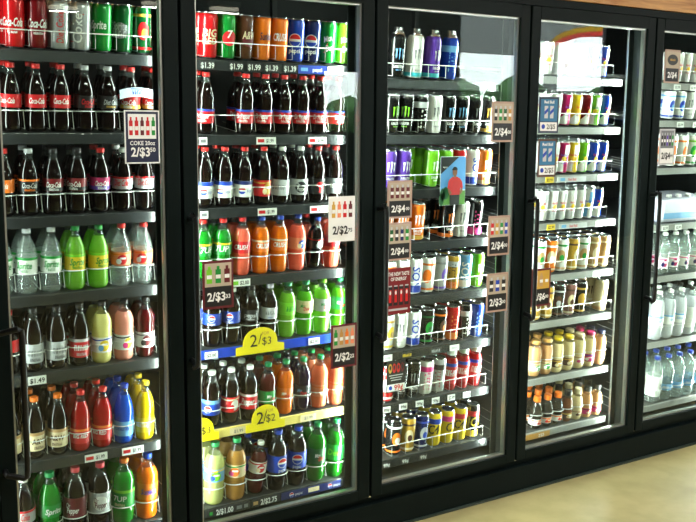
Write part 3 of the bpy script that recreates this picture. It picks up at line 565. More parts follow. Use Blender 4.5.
m = MB(); m.box(3.90, XR, .0, .1, 0, 2.106, WALLM); struct(m, 'wall_front_right')
m = MB(); m.box(XL-.1, XL, YB, 1.2, 0, CZ, WALLM); struct(m, 'wall_left')
m = MB(); m.box(XR, XR+.1, YB, 1.2, 0, CZ, WALLM); struct(m, 'wall_right')
# storefront with tall windows opposite the coolers
WX = [(5.05, 5.62, 1.45, 2.2), (7.0, 8.05, 1.85, 3.05), (8.15, 9.62, 2.0, 3.05)]
m = MB(); xs = XL
for a, c, z0, z1 in WX:
    m.box(xs, a, YB-.12, YB, 0, CZ, WALLM); m.box(a, c, YB-.12, YB, 0, z0, WALLM); m.box(a, c, YB-.12, YB, z1, CZ, WALLM); xs = c
m.box(xs, XR, YB-.12, YB, 0, CZ, WALLM); struct(m, 'wall_back')
FRAMEM = pm('dark_window_frame', (52, 56, 62), .4, .5)
WINGLASS = plastic_clear('window_glass', (232, 240, 238), 0.0, 0.0, 1.0)
for i, (a, c, z0, z1) in enumerate(WX):
    m = MB(); t = .035
    m.box(a, a+t, YB-.09, YB-.03, z0, z1, FRAMEM); m.box(c-t, c, YB-.09, YB-.03, z0, z1, FRAMEM); m.box(a+t, c-t, YB-.09, YB-.03, z0, z0+t, FRAMEM); m.box(a+t, c-t, YB-.09, YB-.03, z1-t, z1, FRAMEM)
    o = m.build(f'window_{i+1}'); o['kind'] = 'structure'
    g = MB(); g.box(a+t, c-t, YB-.064, YB-.058, z0+t, z1-t, WINGLASS); g.build('window_pane', o)
# forecourt outside
ASPH = pm('forecourt_asphalt', (120, 120, 116), .8, noise=.15, nscale=4)
m = MB(); m.box(-30, 60, -22, YB-.12, -.14, -.04, ASPH); struct(m, 'forecourt')
GRASS = pm('mown_grass', (96, 140, 52), .9, noise=.3, nscale=6)
m = MB(); m.box(-40, 80, -60, -22, -.12, -.02, GRASS); o = m.build('grass_verge'); o['kind'] = 'structure'
# fuel canopy with yellow and red stripes
cn = empty('fuel_canopy', (19.2, -18, 0), 'grey and white fuel canopy with yellow and red stripes outside', 'canopy')
CGREY = pm('canopy_grey', (150, 152, 150), .5)
m = MB(); m.box(-4.7, 1.6, -2.5, 1.69, 4.45, 4.9, CGREY); m.build('canopy_roof', cn)
def arch_z(u): return 3.40 if u < -1.1 else 3.40+.66*math.sqrt(max(0, 1-((1.35-min(u, 1.35))/2.45)**2))
us = [-4.7, -3.0, -1.11]+[-1.1+2.45*i/24 for i in range(25)]+[1.6]
m = MB(); k = len(us)
m.add([(u, y, z) for y in (1.7, 2.0) for u in us for z in (arch_z(u), 4.9)], [(o+2*i, o+2*i+1, o+2*i+3, o+2*i+2) for o in (0, 2*k) for i in range(k-1)]+[(2*i, 2*i+2, 2*k+2*i+2, 2*k+2*i) for i in range(k-1)]+[(0, 1, 2*k+1, 2*k), (2*k-2, 2*k-1, 4*k-1, 4*k-2)], CGREY); m.build('fascia', cn)
for nm, h0, h1, mt in (('red_stripe', .0, .13, pm('canopy_red', (226, 40, 30), .5)), ('yellow_stripe', .1301, .27, pm('canopy_yellow', (250, 190, 10), .5))):
    m = MB(); q = us[3:]
    m.add([(u, y, arch_z(u)+h) for u in q for y, h in ((2.001, h0), (2.02, h0), (2.02, h1), (2.001, h1))], [(4*i+j, 4*i+(j+1) % 4, 4*i+4+(j+1) % 4, 4*i+4+j) for i in range(len(q)-1) for j in range(4)], mt); m.build(nm, cn)
for x in (-4.2, 1.3):
    m = MB(); m.box(x-.15, x+.15, -.5, -.2, -.04, 4.45, pm('canopy_post', (225, 226, 226), .5)); m.build('post', cn)
LEAF = pm('tree_leaf', (58, 96, 44), .8, noise=.4, nscale=3); BARK = pm('tree_bark', (84, 64, 48), .9, noise=.3, nscale=8)
for i, (x, y, h) in enumerate([(10.2, -24, 2.4), (13.4, -24, 2.3), (16.6, -24, 2.3), (20.8, -24, 3.1), (24.4, -24.3, 3.2), (28.2, -24, 3.1), (32.0, -24, 3.0)]):
    t = empty('roadside_tree', (x, y, -.03), f'green roadside tree outside, {ORD[i]} from the left beyond the forecourt', 'tree', 'trees beyond the forecourt')
    m = MB(); m.lathe([(.16, 0), (.11, h*.3), (.07, h*.5)], BARK, 10); m.build('trunk', t)
    m = MB(); rnd = random.Random(i)
    for k in range(9):
        bm = bmesh.new(); bmesh.ops.create_icosphere(bm, subdivisions=2, radius=h*.22)
        ox, oy, oz = rnd.uniform(-h*.25, h*.25), rnd.uniform(-h*.2, h*.2), h*.45+rnd.uniform(0, h*.4)
        bm.verts.index_update()
        m.add([(v.co.x*rnd.uniform(.8, 1.2)+ox, v.co.y*rnd.uniform(.8, 1.2)+oy, v.co.z*rnd.uniform(.8, 1.2)+oz) for v in bm.verts], [[v.index for v in f.verts] for f in bm.faces], LEAF, True); bm.free()
    m.build('crown', t)
# ceiling fixtures
DIFF = pm('fixture_diffuser', (255, 246, 224), .4, emit=6.0)
HOUS = pm('fixture_housing', (226, 226, 222), .4)
for i, (x, y, l) in enumerate(FIX):
    f = empty('ceiling_light', (x, y, 2.6), f'{"short" if l < 1 else "long"} white strip light hung from the ceiling, {ORD[i]} of the row', 'light', 'ceiling strip lights')
    m = MB(); m.box(-l/2, l/2, -.06, .06, -.02, .03, HOUS, .006); m.build('housing', f)
    m = MB(); m.box(-l/2+.01, l/2-.01, -.045, .045, -.045, -.0205, DIFF, .006); m.build('diffuser', f)
    for s in (-1, 1):
        m = MB(); m.tube([(s*l*.38, 0, .03), (s*l*.38, 0, CZ-2.6)], .004, HOUS); m.build('hanger_rod', f)

# ------------------------------------------------------------------ the cooler cabinet
cab = empty('cooler_cabinet', (1.9, 0, 0), 'long black walk-in beverage cooler with five glass doors', 'cooler')
def cpart(mb, name): 
    o = mb.build(name); o.parent = cab; o.location = (-1.9, 0, 0); return o
X0, X1 = .05, 3.89
m = MB(); m.box(X0, X1, .012, .10, 2.076, 2.106, BLACKF); cpart(m, 'header')
m = MB(); m.box(X0, X1, .004, .06, .004, .118, BLACKF, .003); cpart(m, 'kick_plate')
m = MB(); m.box(X0, X1, -.004, .004, .0, .012, pm('dark_cove_trim', (34, 48, 44), .3), .002); cpart(m, 'kick_trim')
m = MB(); m.box(X0, X1, .03, .14, .1181, .142, BLACKF); cpart(m, 'sill')
m = MB(); m.box(X0, X1, 1.05, 1.10, .05, 2.25, INNER); cpart(m, 'back_panel')
m = MB(); m.box(X0, X0+.02, .10, 1.05, .05, 2.25, INNER); cpart(m, 'side_panel')
m = MB(); m.box(X1-.02, X1, .10, 1.05, .05, 2.25, INNER); cpart(m, 'side_panel')
m = MB(); m.box(X0+.02, X1-.02, .10, 1.05, 2.2, 2.25, INNER); cpart(m, 'top_panel')
m = MB(); m.box(X0+.02, X1-.02, .14, 1.05, .05, .135, INNER); cpart(m, 'floor_panel')
MULL = pm('mullion_grey', (56, 62, 61), .3, .4, noise=.08, nscale=10)
POST = pm('pale_post', (150, 152, 146), .35, .4, noise=.08, nscale=10)
for i in range(6):
    x = MX[i]
    m = MB(); m.box(x-.022, x+.022, .052, .135, .142, 2.076, MULL); cpart(m, 'mullion')
    m = MB(); m.box(x-.020, x+.020, .1351, .150, .142, 2.076, POST, .003); cpart(m, 'post')
    for s in (-1, 1):
        if (i == 0 and s < 0) or (i == 5 and s > 0): continue
        m = MB(); xa, xb = sorted((x+s*.0221, x+s*.052)); m.box(xa, xb, .108, .111, .16, 2.05, MULL, .001); h = cpart(m, 'added_light_baffle')  # added lip: stops LED spill towards the floor and hides the lamp
        d = MB(); xa, xb = sorted((x+s*.0222, x+s*.027)); d.box(xa, xb, .1115, .134, .17, 2.04, pm('led_lens', (225, 240, 232), .4, emit=.6), .001); d.build('led_lens', h)
    m = MB(); m.box(x-.012, x+.012, .775, .80, .135, 2.19, SHELFM); cpart(m, 'shelf_upright')
    m = MB(); m.box(x-.022, x+.022, .018, .05, .1425, .1500, ALU, .001); cpart(m, 'hinge_block')
# doors
HANDM = pm('black_handle', (12, 13, 13), .3)
DW = ['leftmost', 'second from left', 'third from left', 'fourth from left', 'rightmost']
DX = ['holding mostly colas and bright pops', 'with yellow price arches inside', 'with energy drinks and a golfer poster', 'with slim cans and coffee bottles', 'with clear water bottles inside']
for i in range(5):
    ex = MX[i]+(.018 if i == 0 else 0); wid = MX[i+1]-ex
    d = empty('cooler_door', (ex+wid/2, 0, .1505), f'{DW[i]} black-framed glass cooler door, {DX[i]}', 'door', 'glass cooler doors')
    w0 = wid/2-.0045; g0 = wid/2-.0556; ZB, ZT = .188-.1505, 2.022-.1505; zt = 2.072-.1505
    m = MB()
    for a, c in ((-w0, -g0), (g0, w0)): m.box(a, c, 0, .045, 0, zt, BLACKF, .004)
    m.box(-g0, g0, 0, .045, 0, ZB, BLACKF); m.box(-g0, g0, 0, .045, ZT, zt, BLACKF); m.build('door_frame', d)
    m = MB(); t = .007
    m.box(-g0, -g0+t, .012, .034, ZB, ZT, SPACER); m.box(g0-t, g0, .012, .034, ZB, ZT, SPACER); m.box(-g0+t, g0-t, .012, .034, ZB, ZB+t, SPACER); m.box(-g0+t, g0-t, .012, .034, ZT-t, ZT, SPACER); m.build('glass_spacer', d)
    m = MB(); m.box(-g0+t, g0-t, .018, .026, ZB+t, ZT-t, GLASS); m.build('glass_pane', d)
    m = MB(); hx = -w0+.018; h0, h1 = ((.51, .985) if i == 0 else (.78, 1.30)); h0 -= .1505; h1 -= .1505
    bx = hx+(.056 if i == 0 else .002)
    m.tube([(hx, .0, h0+.02), (hx, -.03, h0+.016), (bx-.010, -.046, h0+.004), (bx-.002, -.05, h0+.010), (bx, -.05, h0+.03), (bx, -.05, h1-.03), (bx-.002, -.05, h1-.010), (bx-.010, -.046, h1-.004), (hx, -.03, h1-.016), (hx, 0, h1-.02)], .0095, HANDM, 10); m.build('handle', d)

# ------------------------------------------------------------------ shelves
ROWS = [
 (1, 0, 2, 0.293, 0.0695, [(0, 'canred'), (1, 'cancherry'), (2, 'cansilver'), (3, 'canzero'), (4, 'cangreen'), (5, 'cansilvergreen'), (6, 'canginger')]),
 (1, 1, 2, 0.272, 0.0774, [(0, 'colared'), (1, 'colared'), (2, 'colared'), (3, 'colazero'), (4, 'coladiet'), (5, 'colagold'), (6, 'colagold')]),
 (1, 2, 2, 0.239, 0.0773, [(0, 'colaorange'), (1, 'colablackorange'), (2, 'colazerored'), (3, 'colazerored'), (4, 'colacherry'), (5, 'coladietred'), (6, 'coladietred')]),
 (1, 3, 2, 0.222, 0.0781, [(0, 'limeclear'), (1, 'limeclear'), (2, 'limeclear'), (3, 'limegreen'), (4, 'limegreen'), (5, 'waterberry'), (6, 'waterberry')]),
 (1, 4, 2, 0.232, 0.0766, [(0, 'colared'), (1, 'rootwhite'), (2, 'rootwhite'), (3, 'rootred'), (4, 'lemonade'), (5, 'pinklemonade'), (6, 'darkpunch')]),
 (1, 5, 3, 0.226, 0.0762, [(0, 'rootbrown'), (1, 'rootbrown'), (2, 'rootbrown'), (3, 'redpop'), (4, 'redpop'), (5, 'bluepop'), (6, 'yellowpop')]),
 (1, 6, 3, 0.169, 0.0858, [(0, 'coladietred'), (1, 'coladietred'), (2, 'spritegreen'), (3, 'pepper'), (4, 'dietpepper'), (5, 'gingergreen'), (6, 'orangepop')]),
 (2, 0, 2, 0.947, 0.0696, [(0, 'canbigred'), (1, 'canseven'), (2, 'canroot'), (3, 'canorange'), (4, 'canorangetwo'), (5, 'canblue'), (6, 'canbluedark'), (7, 'candew'), (8, 'candewlight')]),
 (2, 1, 2, 0.931, 0.0774, [(0, 'pepperred'), (2, 'pepperred'), (3, 'pepperred'), (4, 'pepperred'), (5, 'pepperred'), (6, 'pepperred'), (7, 'pepperred')]),
 (2, 2, 2, 0.922, 0.0774, [(0, 'pepsiwhite'), (1, 'pepsiwhite'), (2, 'pepsiwhitered'), (3, 'pepsigold'), (4, 'dietsilver'), (5, 'dietlogo'), (6, 'zeroblack'), (7, 'zerogrey')]),
 (2, 3, 2, 0.912, 0.0773, [(0, 'sevengreen'), (1, 'sevengreen'), (2, 'strawberry'), (3, 'orangecrush'), (4, 'orangecrush'), (5, 'peachpop'), (6, 'FALLEN'), (7, 'redpunch')]),
 (2, 4, 3, 0.946, 0.0772, [(0, 'pepsiblue'), (1, 'pepsiblue'), (2, 'zerogrey2'), (3, 'dietsilver2'), (4, 'dewlime'), (5, 'dewred'), (6, 'dewdiet'), (7, 'dewdark')]),
 (2, 5, 3, 0.938, 0.0769, [(0, 'pepsibluewhite'), (1, 'pepsiredwhite'), (2, 'pepperwhitecap'), (3, 'dewcodered'), (4, 'dewlive'), (5, 'dewpurple'), (6, 'peachgreen'), (7, 'peachgreen')]),
 (2, 6, 3, 0.945, 0.0882, [(0, 'teapale'), (1, 'teaamber'), (2, 'LEAN'), (3, 'pepsilogo'), (4, 'pepsilogo'), (5, 'dewgreen'), (6, 'dewgreendark')]),
 (3, 0, 1, 1.750, 0.0879, [(0, 'tallblue'), (1, 'tallwhite'), (2, 'tallpurple'), (3, 'tallaqua')]),
 (3, 1, 4, 1.728, 0.0715, [(0, 'mgreen'), (1, 'mgreen'), (2, 'mblackwhite'), (3, 'mwhite'), (4, 'mblue'), (5, 'mblue'), (6, 'mdark'), (7, 'mgold')]),
 (3, 2, 3, 1.718, 0.0712, [(0, 'purple'), (1, 'purple'), (2, 'BACK:limecan'), (3, 'limecan'), (4, 'limecan'), (5, 'redcan'), (6, 'bluewhite'), (7, 'orangecan')]),
 (3, 3, 2, 1.709, 0.0780, [(0, 'orangecan'), (1, 'orangecan'), (2, 'orangecan'), (3, 'BACK:mdark'), (4, 'morange'), (5, 'mwhite'), (6, 'mpink')]),
 (3, 4, 3, 1.725, 0.0666, [(0, 'orangewhite'), (1, 'mwhite'), (2, 'bluewhite'), (3, 'orangewhite'), (4, 'greypurple'), (5, 'rockorange'), (6, 'aqua'), (7, 'limecan')]),
 (3, 5, 3, 1.721, 0.0681, [(0, 'yellowwhite'), (1, 'mwhite'), (2, 'bluewhite'), (3, 'blackgreen'), (4, 'blackbrown'), (5, 'redorange'), (6, 'mblackwhite'), (7, 'bluecan')]),
 (3, 6, 3, 1.726, 0.0672, [(0, 'redwhite'), (1, 'mdark'), (2, 'mdark'), (3, 'pinkwhite'), (4, 'whitedark'), (5, 'REDB'), (6, 'REDB'), (7, 'REDB')]),
 (3, 7, 3, 1.767, 0.0703, [(0, 'blackorange'), (1, 'goldcan'), (2, 'bluesilver'), (3, 'yellowblue'), (4, 'yellowpink'), (5, 'yellowred'), (6, 'darkyellow')]),
 (4, 0, 3, 2.564, 0.0695, [(0, 'slimwhite'), (1, 'slimwhite'), (2, 'slimred'), (3, 'slimwhite'), (4, 'slimblue'), (5, 'slimblue')]),
 (4, 1, 4, 2.563, 0.0625, [(0, 'slimwhite'), (1, 'slimwhite'), (2, 'slimmagenta'), (3, 'slimyellow'), (4, 'slimdarkred'), (5, 'slimlime'), (6, 'slimblue')]),
 (4, 2, 4, 2.558, 0.0627, [(0, 'slimwhite'), (1, 'slimwhite'), (2, 'slimmagenta'), (3, 'slimyellow'), (4, 'slimlime'), (5, 'slimblue'), (6, 'slimblue')]),
 (4, 3, 4, 2.567, 0.0583, [(0, 'slimwhite'), (1, 'slimwhite'), (2, 'slimwhite'), (3, 'slimwhite'), (4, 'slimwhite'), (5, 'slimwhiteblue'), (6, 'slimblue')]),
 (4, 4, 3, 2.557, 0.0695, [(0, 'coffeewhite'), (1, 'coffeeorange'), (2, 'coffeewhite'), (3, 'coffeegold'), (4, 'coffeewhite'), (5, 'coffeetan'), (6, 'coffeetan')]),
 (4, 5, 3, 2.545, 0.0715, [(0, 'coffeegold'), (1, 'coffeegold'), (2, 'coffeedark'), (3, 'coffeepink'), (4, 'coffeegold2'), (5, 'BACK:coffeetan'), (6, 'coffeejava')]),
 (4, 6, 2, 2.556, 0.0710, [(0, 'frapmocha'), (1, 'frapmocha'), (2, 'frapyellow'), (3, 'frapyellow'), (4, 'frapvanilla'), (5, 'frapmagenta'), (6, 'frapdark')]),
 (4, 7, 3, 2.580, 0.0666, [(0, 'juiceorange'), (1, 'juiceorange'), (2, 'juiceorange'), (3, 'juicedark'), (4, 'juicecream'), (5, 'juicebrown'), (6, 'juicebrown')]),
 (5, 0, 2, 3.438, 0.0640, [(0, 'slimwhite'), (1, 'slimwhite'), (2, 'slimwhite'), (3, 'slimwhite')]),
 (5, 1, 2, 3.391, 0.0788, [(0, 'whiteblue'), (1, 'whiteblue'), (2, 'mwhite'), (3, 'mwhite')]),
 (5, 2, 2, 3.421, 0.0773, [(0, 'orangewhite'), (1, 'orangewhite'), (2, 'limewhite'), (3, 'mdark')]),
 (5, 4, 3, 3.407, 0.0801, [(0, 'waterpink'), (1, 'waterpink'), (2, 'waterpink'), (3, 'waterpink'), (4, 'waterpink')]),
 (5, 5, 3, 3.385, 0.0848, [(0, 'waterbig'), (1, 'waterbig'), (2, 'waterbig'), (3, 'watertext'), (4, 'waterbig')]),
 (5, 6, 3, 3.399, 0.0858, [(0, 'waterlabel'), (1, 'waterblue'), (2, 'waterblue'), (3, 'waterblue'), (4, 'waterblue')]),
]

RADS = {}
BLUER = pm('blue_price_rail', (24, 66, 190), .3); YELR = pm('cream_price_rail', (236, 214, 120), .35)
rowinfo = {(d, s): (n, x0, pt, items) for d, s, n, x0, pt, items in ROWS}
for d in range(1, 6):
    for s, z in enumerate(SHZ[d]):
        xa, xb = MX[d-1]+.004, d*P-.004
        x = (xa+xb)/2; wd = (xb-xa)/2
        sh = empty('cooler_shelf', (x, .165, z), f'grey wire-guarded shelf, {shelfn(d, s)} inside the {DOORN[d]}', 'shelf', 'shelves behind the cooler doors')
        m = MB(); th = .006; yb = .60; dz = yb*math.tan(TILT)
        m.add([(-wd, 0, 0), (wd, 0, 0), (wd, yb, dz), (-wd, yb, dz), (-wd, 0, -th), (wd, 0, -th), (wd, yb, dz-th), (-wd, yb, dz-th)], [(0, 1, 2, 3), (4, 7, 6, 5), (0, 4, 5, 1), (1, 5, 6, 2), (2, 6, 7, 3), (3, 7, 4, 0)], SHELFM); m.build('deck', sh)
        rm = BLUER if (d, s) == (2, 4) else YELR if (d, s) == (2, 5) else RAILW if d >= 4 else RAILM
        rh = .035 if d < 4 else .032
        m = MB(); m.box(-wd+.002, wd-.022, -.008, -.0005, -rh, -.001, rm, .0015); m.build('price_rail', sh)
        if (d, s) in rowinfo:
            n, x0, pt, items = rowinfo[(d, s)]
            c0 = x0-x; 
            while c0-pt > -wd+.03: c0 -= pt
            m = MB(); pts = []; k0 = items[-1][1]
            bott = all(q in B for _, q in items)
            hz = (.064 if k0.startswith('slim') else .078 if k0.startswith('frap') else .070) if bott else .060
            R = pt/2
            c = c0
            cl = x0-x+items[-1][0]*pt+.001
            while c < cl:
                for q in range(9):
                    a = -PI/2+PI*q/8
                    pts.append((c+math.sin(a)*R, .04-hz*math.sin(TILT)-R*math.cos(a) if bott else -.008-.003*math.cos(a), hz))
                c += pt
            pts[0] = (pts[0][0], pts[0][1], hz); m.tube(pts, .0018, WIRE, 5)
            m.build('front_wire', sh)
            # lane dividers: a bent rod from the guard down to the deck
            c = c0-pt/2; m = MB()
            while c <= cl+pt and c < wd-.001:
                if c > -wd+.002: m.tube([(c, .04-hz*math.sin(TILT) if bott else -.008, hz), (c, .020 if bott else -.008, .012), (c, .10, .10*math.tan(TILT)+.010), (c, .30, .3*math.tan(TILT)+.010)], .0013 if pt > .072 else .0006, WIRE, 4)
                c += pt
            m.build('lane_divider', sh)
# ------------------------------------------------------------------ drinks
for d, s, n, x0, pt, items in ROWS:
    dia = .0725
    for li, k in items:
        lead = 0
        if k.startswith('BACK:'): k = k[5:]; lead = 1
        sc = .975 if d < 3 and k in B else 1.0
        if (d, s) in ((1, 6), (2, 6)): sc = 1.11
        if d == 3 and s in (4, 5, 6) and k in K: sc = .985
        if k == 'REDB': sc = 1.05
        if k.startswith('slim') and pt < .06: sc = 1.04
        elif k.startswith('slim'): sc = 1.07 if pt > .0605 else 1.04
        if k.startswith('frap'): sc = 1.03
        if k.startswith('juice'): sc = .97
        if (d, s) == (5, 4): sc = .97
        if (d, s) == (5, 6): sc = 1.1
        if (d, s) == (5, 1): sc = .90
        rg = {'slim': .0575*sc, 'can': .068*sc, 'tall': .073}.get(K[k][0] if k in K else '', .0735*sc)
        if k.startswith('juice') or k == 'REDB': rg = .0655*sc
        if k.startswith('frap'): rg = .066*sc
        if k.startswith('waterbig') or k == 'watertext': rg = .078
        for row in range(lead, n):
            lean = 0; kk = k
            if k in ('FALLEN', 'LEAN') and row > 0: kk = 'redpunch' if k == 'FALLEN' else 'pepsilogo'
            if kk == 'LEAN': lean = math.radians(5); sc = .95
            if kk == 'FALLEN': lean = math.radians(4); sc = .9
            drink(kk, x0+li*pt-(.003 if lean else 0), d, s, li, row, rg, sc, lean)
# shrink-wrapped water pack on the fourth shelf of the rightmost door
pk = empty('water_pack', (3.56, .30, SHZ[5][3]+.017), 'white wrapped pack of water bottles, fourth shelf, rightmost door', 'pack'); pk.rotation_euler = (TILT, 0, 0)
m = MB(); m.box(-.20, .20, -.12, .12, 0, .115, pm('pack_film', (226, 224, 240), .25, noise=.05, nscale=12), .018); m.build('wrapper', pk)
m = MB()
for i in range(5):
    m.lathe([(.013, 0), (.0145, .002), (.0145, .012), (.012, .014), (0, .014)], capm('white'), 14, c=(-.15+i*.075, -.05, .1145))
m.build('bottle_caps', pk)
m = MB(); F = Flat(m, -.1201); F.rect(0, .035, .36, .03, ink('ltblue')); m.build('printed_band', pk)

# ------------------------------------------------------------------ price tags on the rails
def ptag(x, d, s, wd, parts, bg, words, h=.026, name='price_tag'):
    z = SHZ[d][s]-.020
    o = empty(name, (x, .1566, z), words, 'price tag', f'price tags on the {shelfn(d, s)} rail of {DOORN[d]}')
    m = MB(); m.box(-wd/2, wd/2, -.0016, 0, -h/2, h/2, pm('tag_'+bg, C[bg], .45)); m.build('tag_card', o)
    m = MB(); F = Flat(m, -.0016)
    for p in parts: 
        if p[0] == 't': F.text(p[1], p[2], 0, p[3], ink(p[4]), width=p[5], bold=.03)
        else: F.rect(p[1], 0, p[2], p[3], ink(p[4]))
    m.build('lettering', o)
def barcode(u): return [('r', u-.006+i*.003, .0012, .016, 'dark') for i in range(5)]
TL = lambda pr: [('t', pr, .014, .013, 'dark', .03)]+[('r', -.022, .026, .012, 'red')]
ptag(.309, 1, 4, .058, [('t', '$1.49', 0, .016, 'dark', .048)], 'white', 'white tag reading $1.49 beside the leftmost door handle', .028)
for x, d, s, nm in ((.494, 1, 5, 'left of two tags under the red soda bottles'), (.624, 1, 5, 'right of two tags, under the blue soda bottle'), (1.152, 2, 1, 'left of two tags on second shelf, second door'), (1.367, 2, 1, 'right of two tags on second shelf, second door'),
                    (1.155, 2, 2, 'left of two tags on third shelf, second door'), (1.375, 2, 2, 'right of two tags on third shelf, second door')):
    ptag(x, d, s, .078, TL('$1.99'), 'white', 'white price tag with red block, '+nm)
ptag(1.047, 2, 3, .072, [('t', '$2.00', .012, .014, 'dark', .036), ('r', -.022, .02, .014, 'lime')], 'white', 'white tag with green block below orange sodas')
ptag(.905, 2, 1, .03, [('r', 0, .02, .012, 'grey')], 'white', 'small white tag at left edge, second shelf, second door')
ptag(.905, 2, 2, .03, [('r', 0, .02, .012, 'grey')], 'white', 'small white tag at left edge, third shelf, second door')
for i, x in enumerate((.925, 1.035, 1.105, 1.175, 1.25)):
    ptag(x, 2, 0, .055, [('t', '$1.39' if i in (0, 3, 4) else '$1.99', 0, .019, 'white', .05)]+([] if i else []), 'dark', f'dark tag with white price, {ORD[i]} under the tall soda cans', .03)
for i, (x, k) in enumerate(((.985, 'pink'), (1.07, 'lime'), (1.212, 'orange'))):
    pass
ptag(1.345, 2, 0, .12, [('t', 'pepsi', .02, .014, 'white', .04), ('r', -.035, .03, .012, 'ltblue')], 'blue', 'blue strip under the tall blue cola cans', .03, 'shelf_strip')
ptag(1.44, 2, 0, .06, [('t', '$1.39', 0, .014, 'dark', .04)], 'white', 'white price tag under the tall green citrus cans', .028)
for i, x in enumerate((.925, 1.06, 1.355)):
    ptag(x, 2, 4, .05, [('t', '$2.00', 0, .012, 'dark', .036)], 'white', f'white tag on the blue rail, {["left end", "near yellow arch", "right of yellow arch"][i]}')
for i, x in enumerate((1.03, 1.33)):
    ptag(x, 2, 5, .07, [('t', '$1.99', 0, .012, 'grey', .04)], 'cream', f'pale tag on the yellow rail, {["left of", "right of"][i]} large yellow arch')
# bottom strip of the second door
ptag(.99, 2, 6, .17, [('t', '2/$1.00', -.02, .021, 'white', .07), ('r', .04, .022, .014, 'grey'), ('r', .068, .016, .014, 'grey'), ('r', -.075, .012, .012, 'green')], 'dark', 'black strip reading 2/$1.00 on bottom rail, second door', .03, 'shelf_strip')
ptag(1.145, 2, 6, .12, [('t', '2/$2.75', .01, .021, 'white', .07), ('r', -.046, .02, .014, 'tan')], 'dark', 'black strip reading 2/$2.75 on bottom rail, second door', .03, 'shelf_strip')
st = empty('shelf_strip', (1.345, .1566, SHZ[2][6]-.02), 'navy cola strip with roundels on bottom rail, second door', 'strip')
m = MB(); m.box(-.135, .135, -.0016, 0, -.015, .015, pm('tag_dkblue', C['dkblue'], .45)); m.build('strip_card', st)
m = MB(); F = Flat(m, -.0016)
for u in (-.09, .085): globe(F, u, 0, .009); F.text('pepsi', u+.032, 0, .011, ink('white'), width=.032)
F.rect(.01, .002, .05, .018, ink('cream')); m.build('lettering', st)
for i, (x, t) in enumerate(((1.70, ''), (1.80, ''), (2.05, ''))):
    ptag(x, 3, 5, .05, [('r', 0, .03, .010, 'silver')] if i != 1 else [('t', '~6', 0, .012, 'yellow', .05)], 'white' if i != 1 else 'dark', f'{["white tag at left end", "dark tag with yellow lettering", "white tag near right end"][i]}, sixth shelf, third door')
ptag(1.95, 3, 5, .06, [('t', '~6', 0, .012, 'silver', .045)], 'dark', 'dark tag with silver lettering, sixth shelf, third door')
for i in range(6):
    ptag(1.70+i*.085, 3, 6, .04, [('t', '99¢' if i < 4 else '$2.99', 0, .014, 'dark', .032)], 'white', f'white price tag, {ORD[i]} from left, seventh shelf, third door')
for i in range(3):
    ptag(1.705+i*.095, 3, 7, .045, [('t', '99¢', 0, .016, 'white', .036)], 'dark', f'dark 99 cent tag, {ORD[i]} from left, bottom shelf, third door')
for d, s, xs in ((4, 1, (2.93,)), (4, 0, (2.62, 2.76, 2.89)), (4, 2, (2.57, 2.90)), (4, 3, (2.59, 2.90)), (4, 4, (2.90,)), (5, 0, (3.40, 3.52)), (5, 1, (3.44, 3.56)), (5, 3, (3.37, 3.47))):
    for i, x in enumerate(xs):
        yl = s in (2, 3) and d == 4 and i == 0
        ptag(x, d, s, .05, [('t', '$2.99', 0, .012, 'dark', .036)], 'yellow' if yl else 'white', f'{"yellow" if yl else "white"} price tag, {ORD[i]} from left, {shelfn(d, s)} rail, {DOORN[d]}')
for d, s, x0, x1 in ((4, 2, 2.62, 2.80), (4, 3, 2.64, 2.82)):
    ptag((x0+x1)/2, d, s, x1-x0, [('t', 'Red Bull', 0, .012, 'red', .05), ('r', -.06, .03, .014, 'ltblue')], 'silver', f'silver-blue strip under slim cans, {shelfn(d, s)}, fourth door', .024, 'shelf_strip')
ptag(2.56, 4, 7, .15, [('t', '2/$3', .02, .014, 'white', .05)], 'amber', 'olive strip with white price on bottom rail, fourth door', .026, 'shelf_strip')

# yellow arched price cards hooked on the rails
def arch_card(x, d, s, wd, h, big, small, words, base=None):
    z = SHZ[d][s]-.036
    o = empty('arched_price_card', (x, .1530, z), words, 'price card', 'yellow arched price cards of the second door')
    m = MB(); pts = []; bw = wd*.36
    prof = [(-wd/2, 0), (-wd/2, h*.30), (-bw, h*.34)]+[(bw*math.sin(a), h*.34+h*.66*math.cos(a)**.8 if math.cos(a) > 1e-6 else h*.34) for a in [-PI/2+PI*i/14 for i in range(1, 14)]]+[(bw, h*.34), (wd/2, h*.30), (wd/2, 0)]
    n = len(prof); m.add([(u, 0, v) for u, v in prof]+[(u, .0018, v) for u, v in prof], [tuple(range(n)), tuple(range(2*n-1, n-1, -1))]+[(i, n+i, n+(i+1) % n, (i+1) % n) for i in range(n)], pm('yellow_card', (250, 226, 10), .5)); m.build('card', o)
    m = MB(); F = Flat(m, 0); k = ink('dark')
    F.text(big, -wd*.14, h*.52, h*.48, k, bold=.01); F.text('/', -.002, h*.56, h*.4, k); F.text('FOR', wd*.11, h*.76, h*.12, ink('amber'), bold=.01); F.text(small, wd*.13, h*.46, h*.30, k); m.build('lettering', o)
arch_card(1.122, 2, 4, .20, .097, '2', '$3', 'large yellow arched card reading 2 for $3 on blue rail')
arch_card(1.142, 2, 5, .165, .098, '2', '$2', 'yellow arched card reading 2 for $2 below orange bottle')
arch_card(.88, 2, 5, .14, .09, '2', '$3', 'yellow arched card cut off by the second door frame')

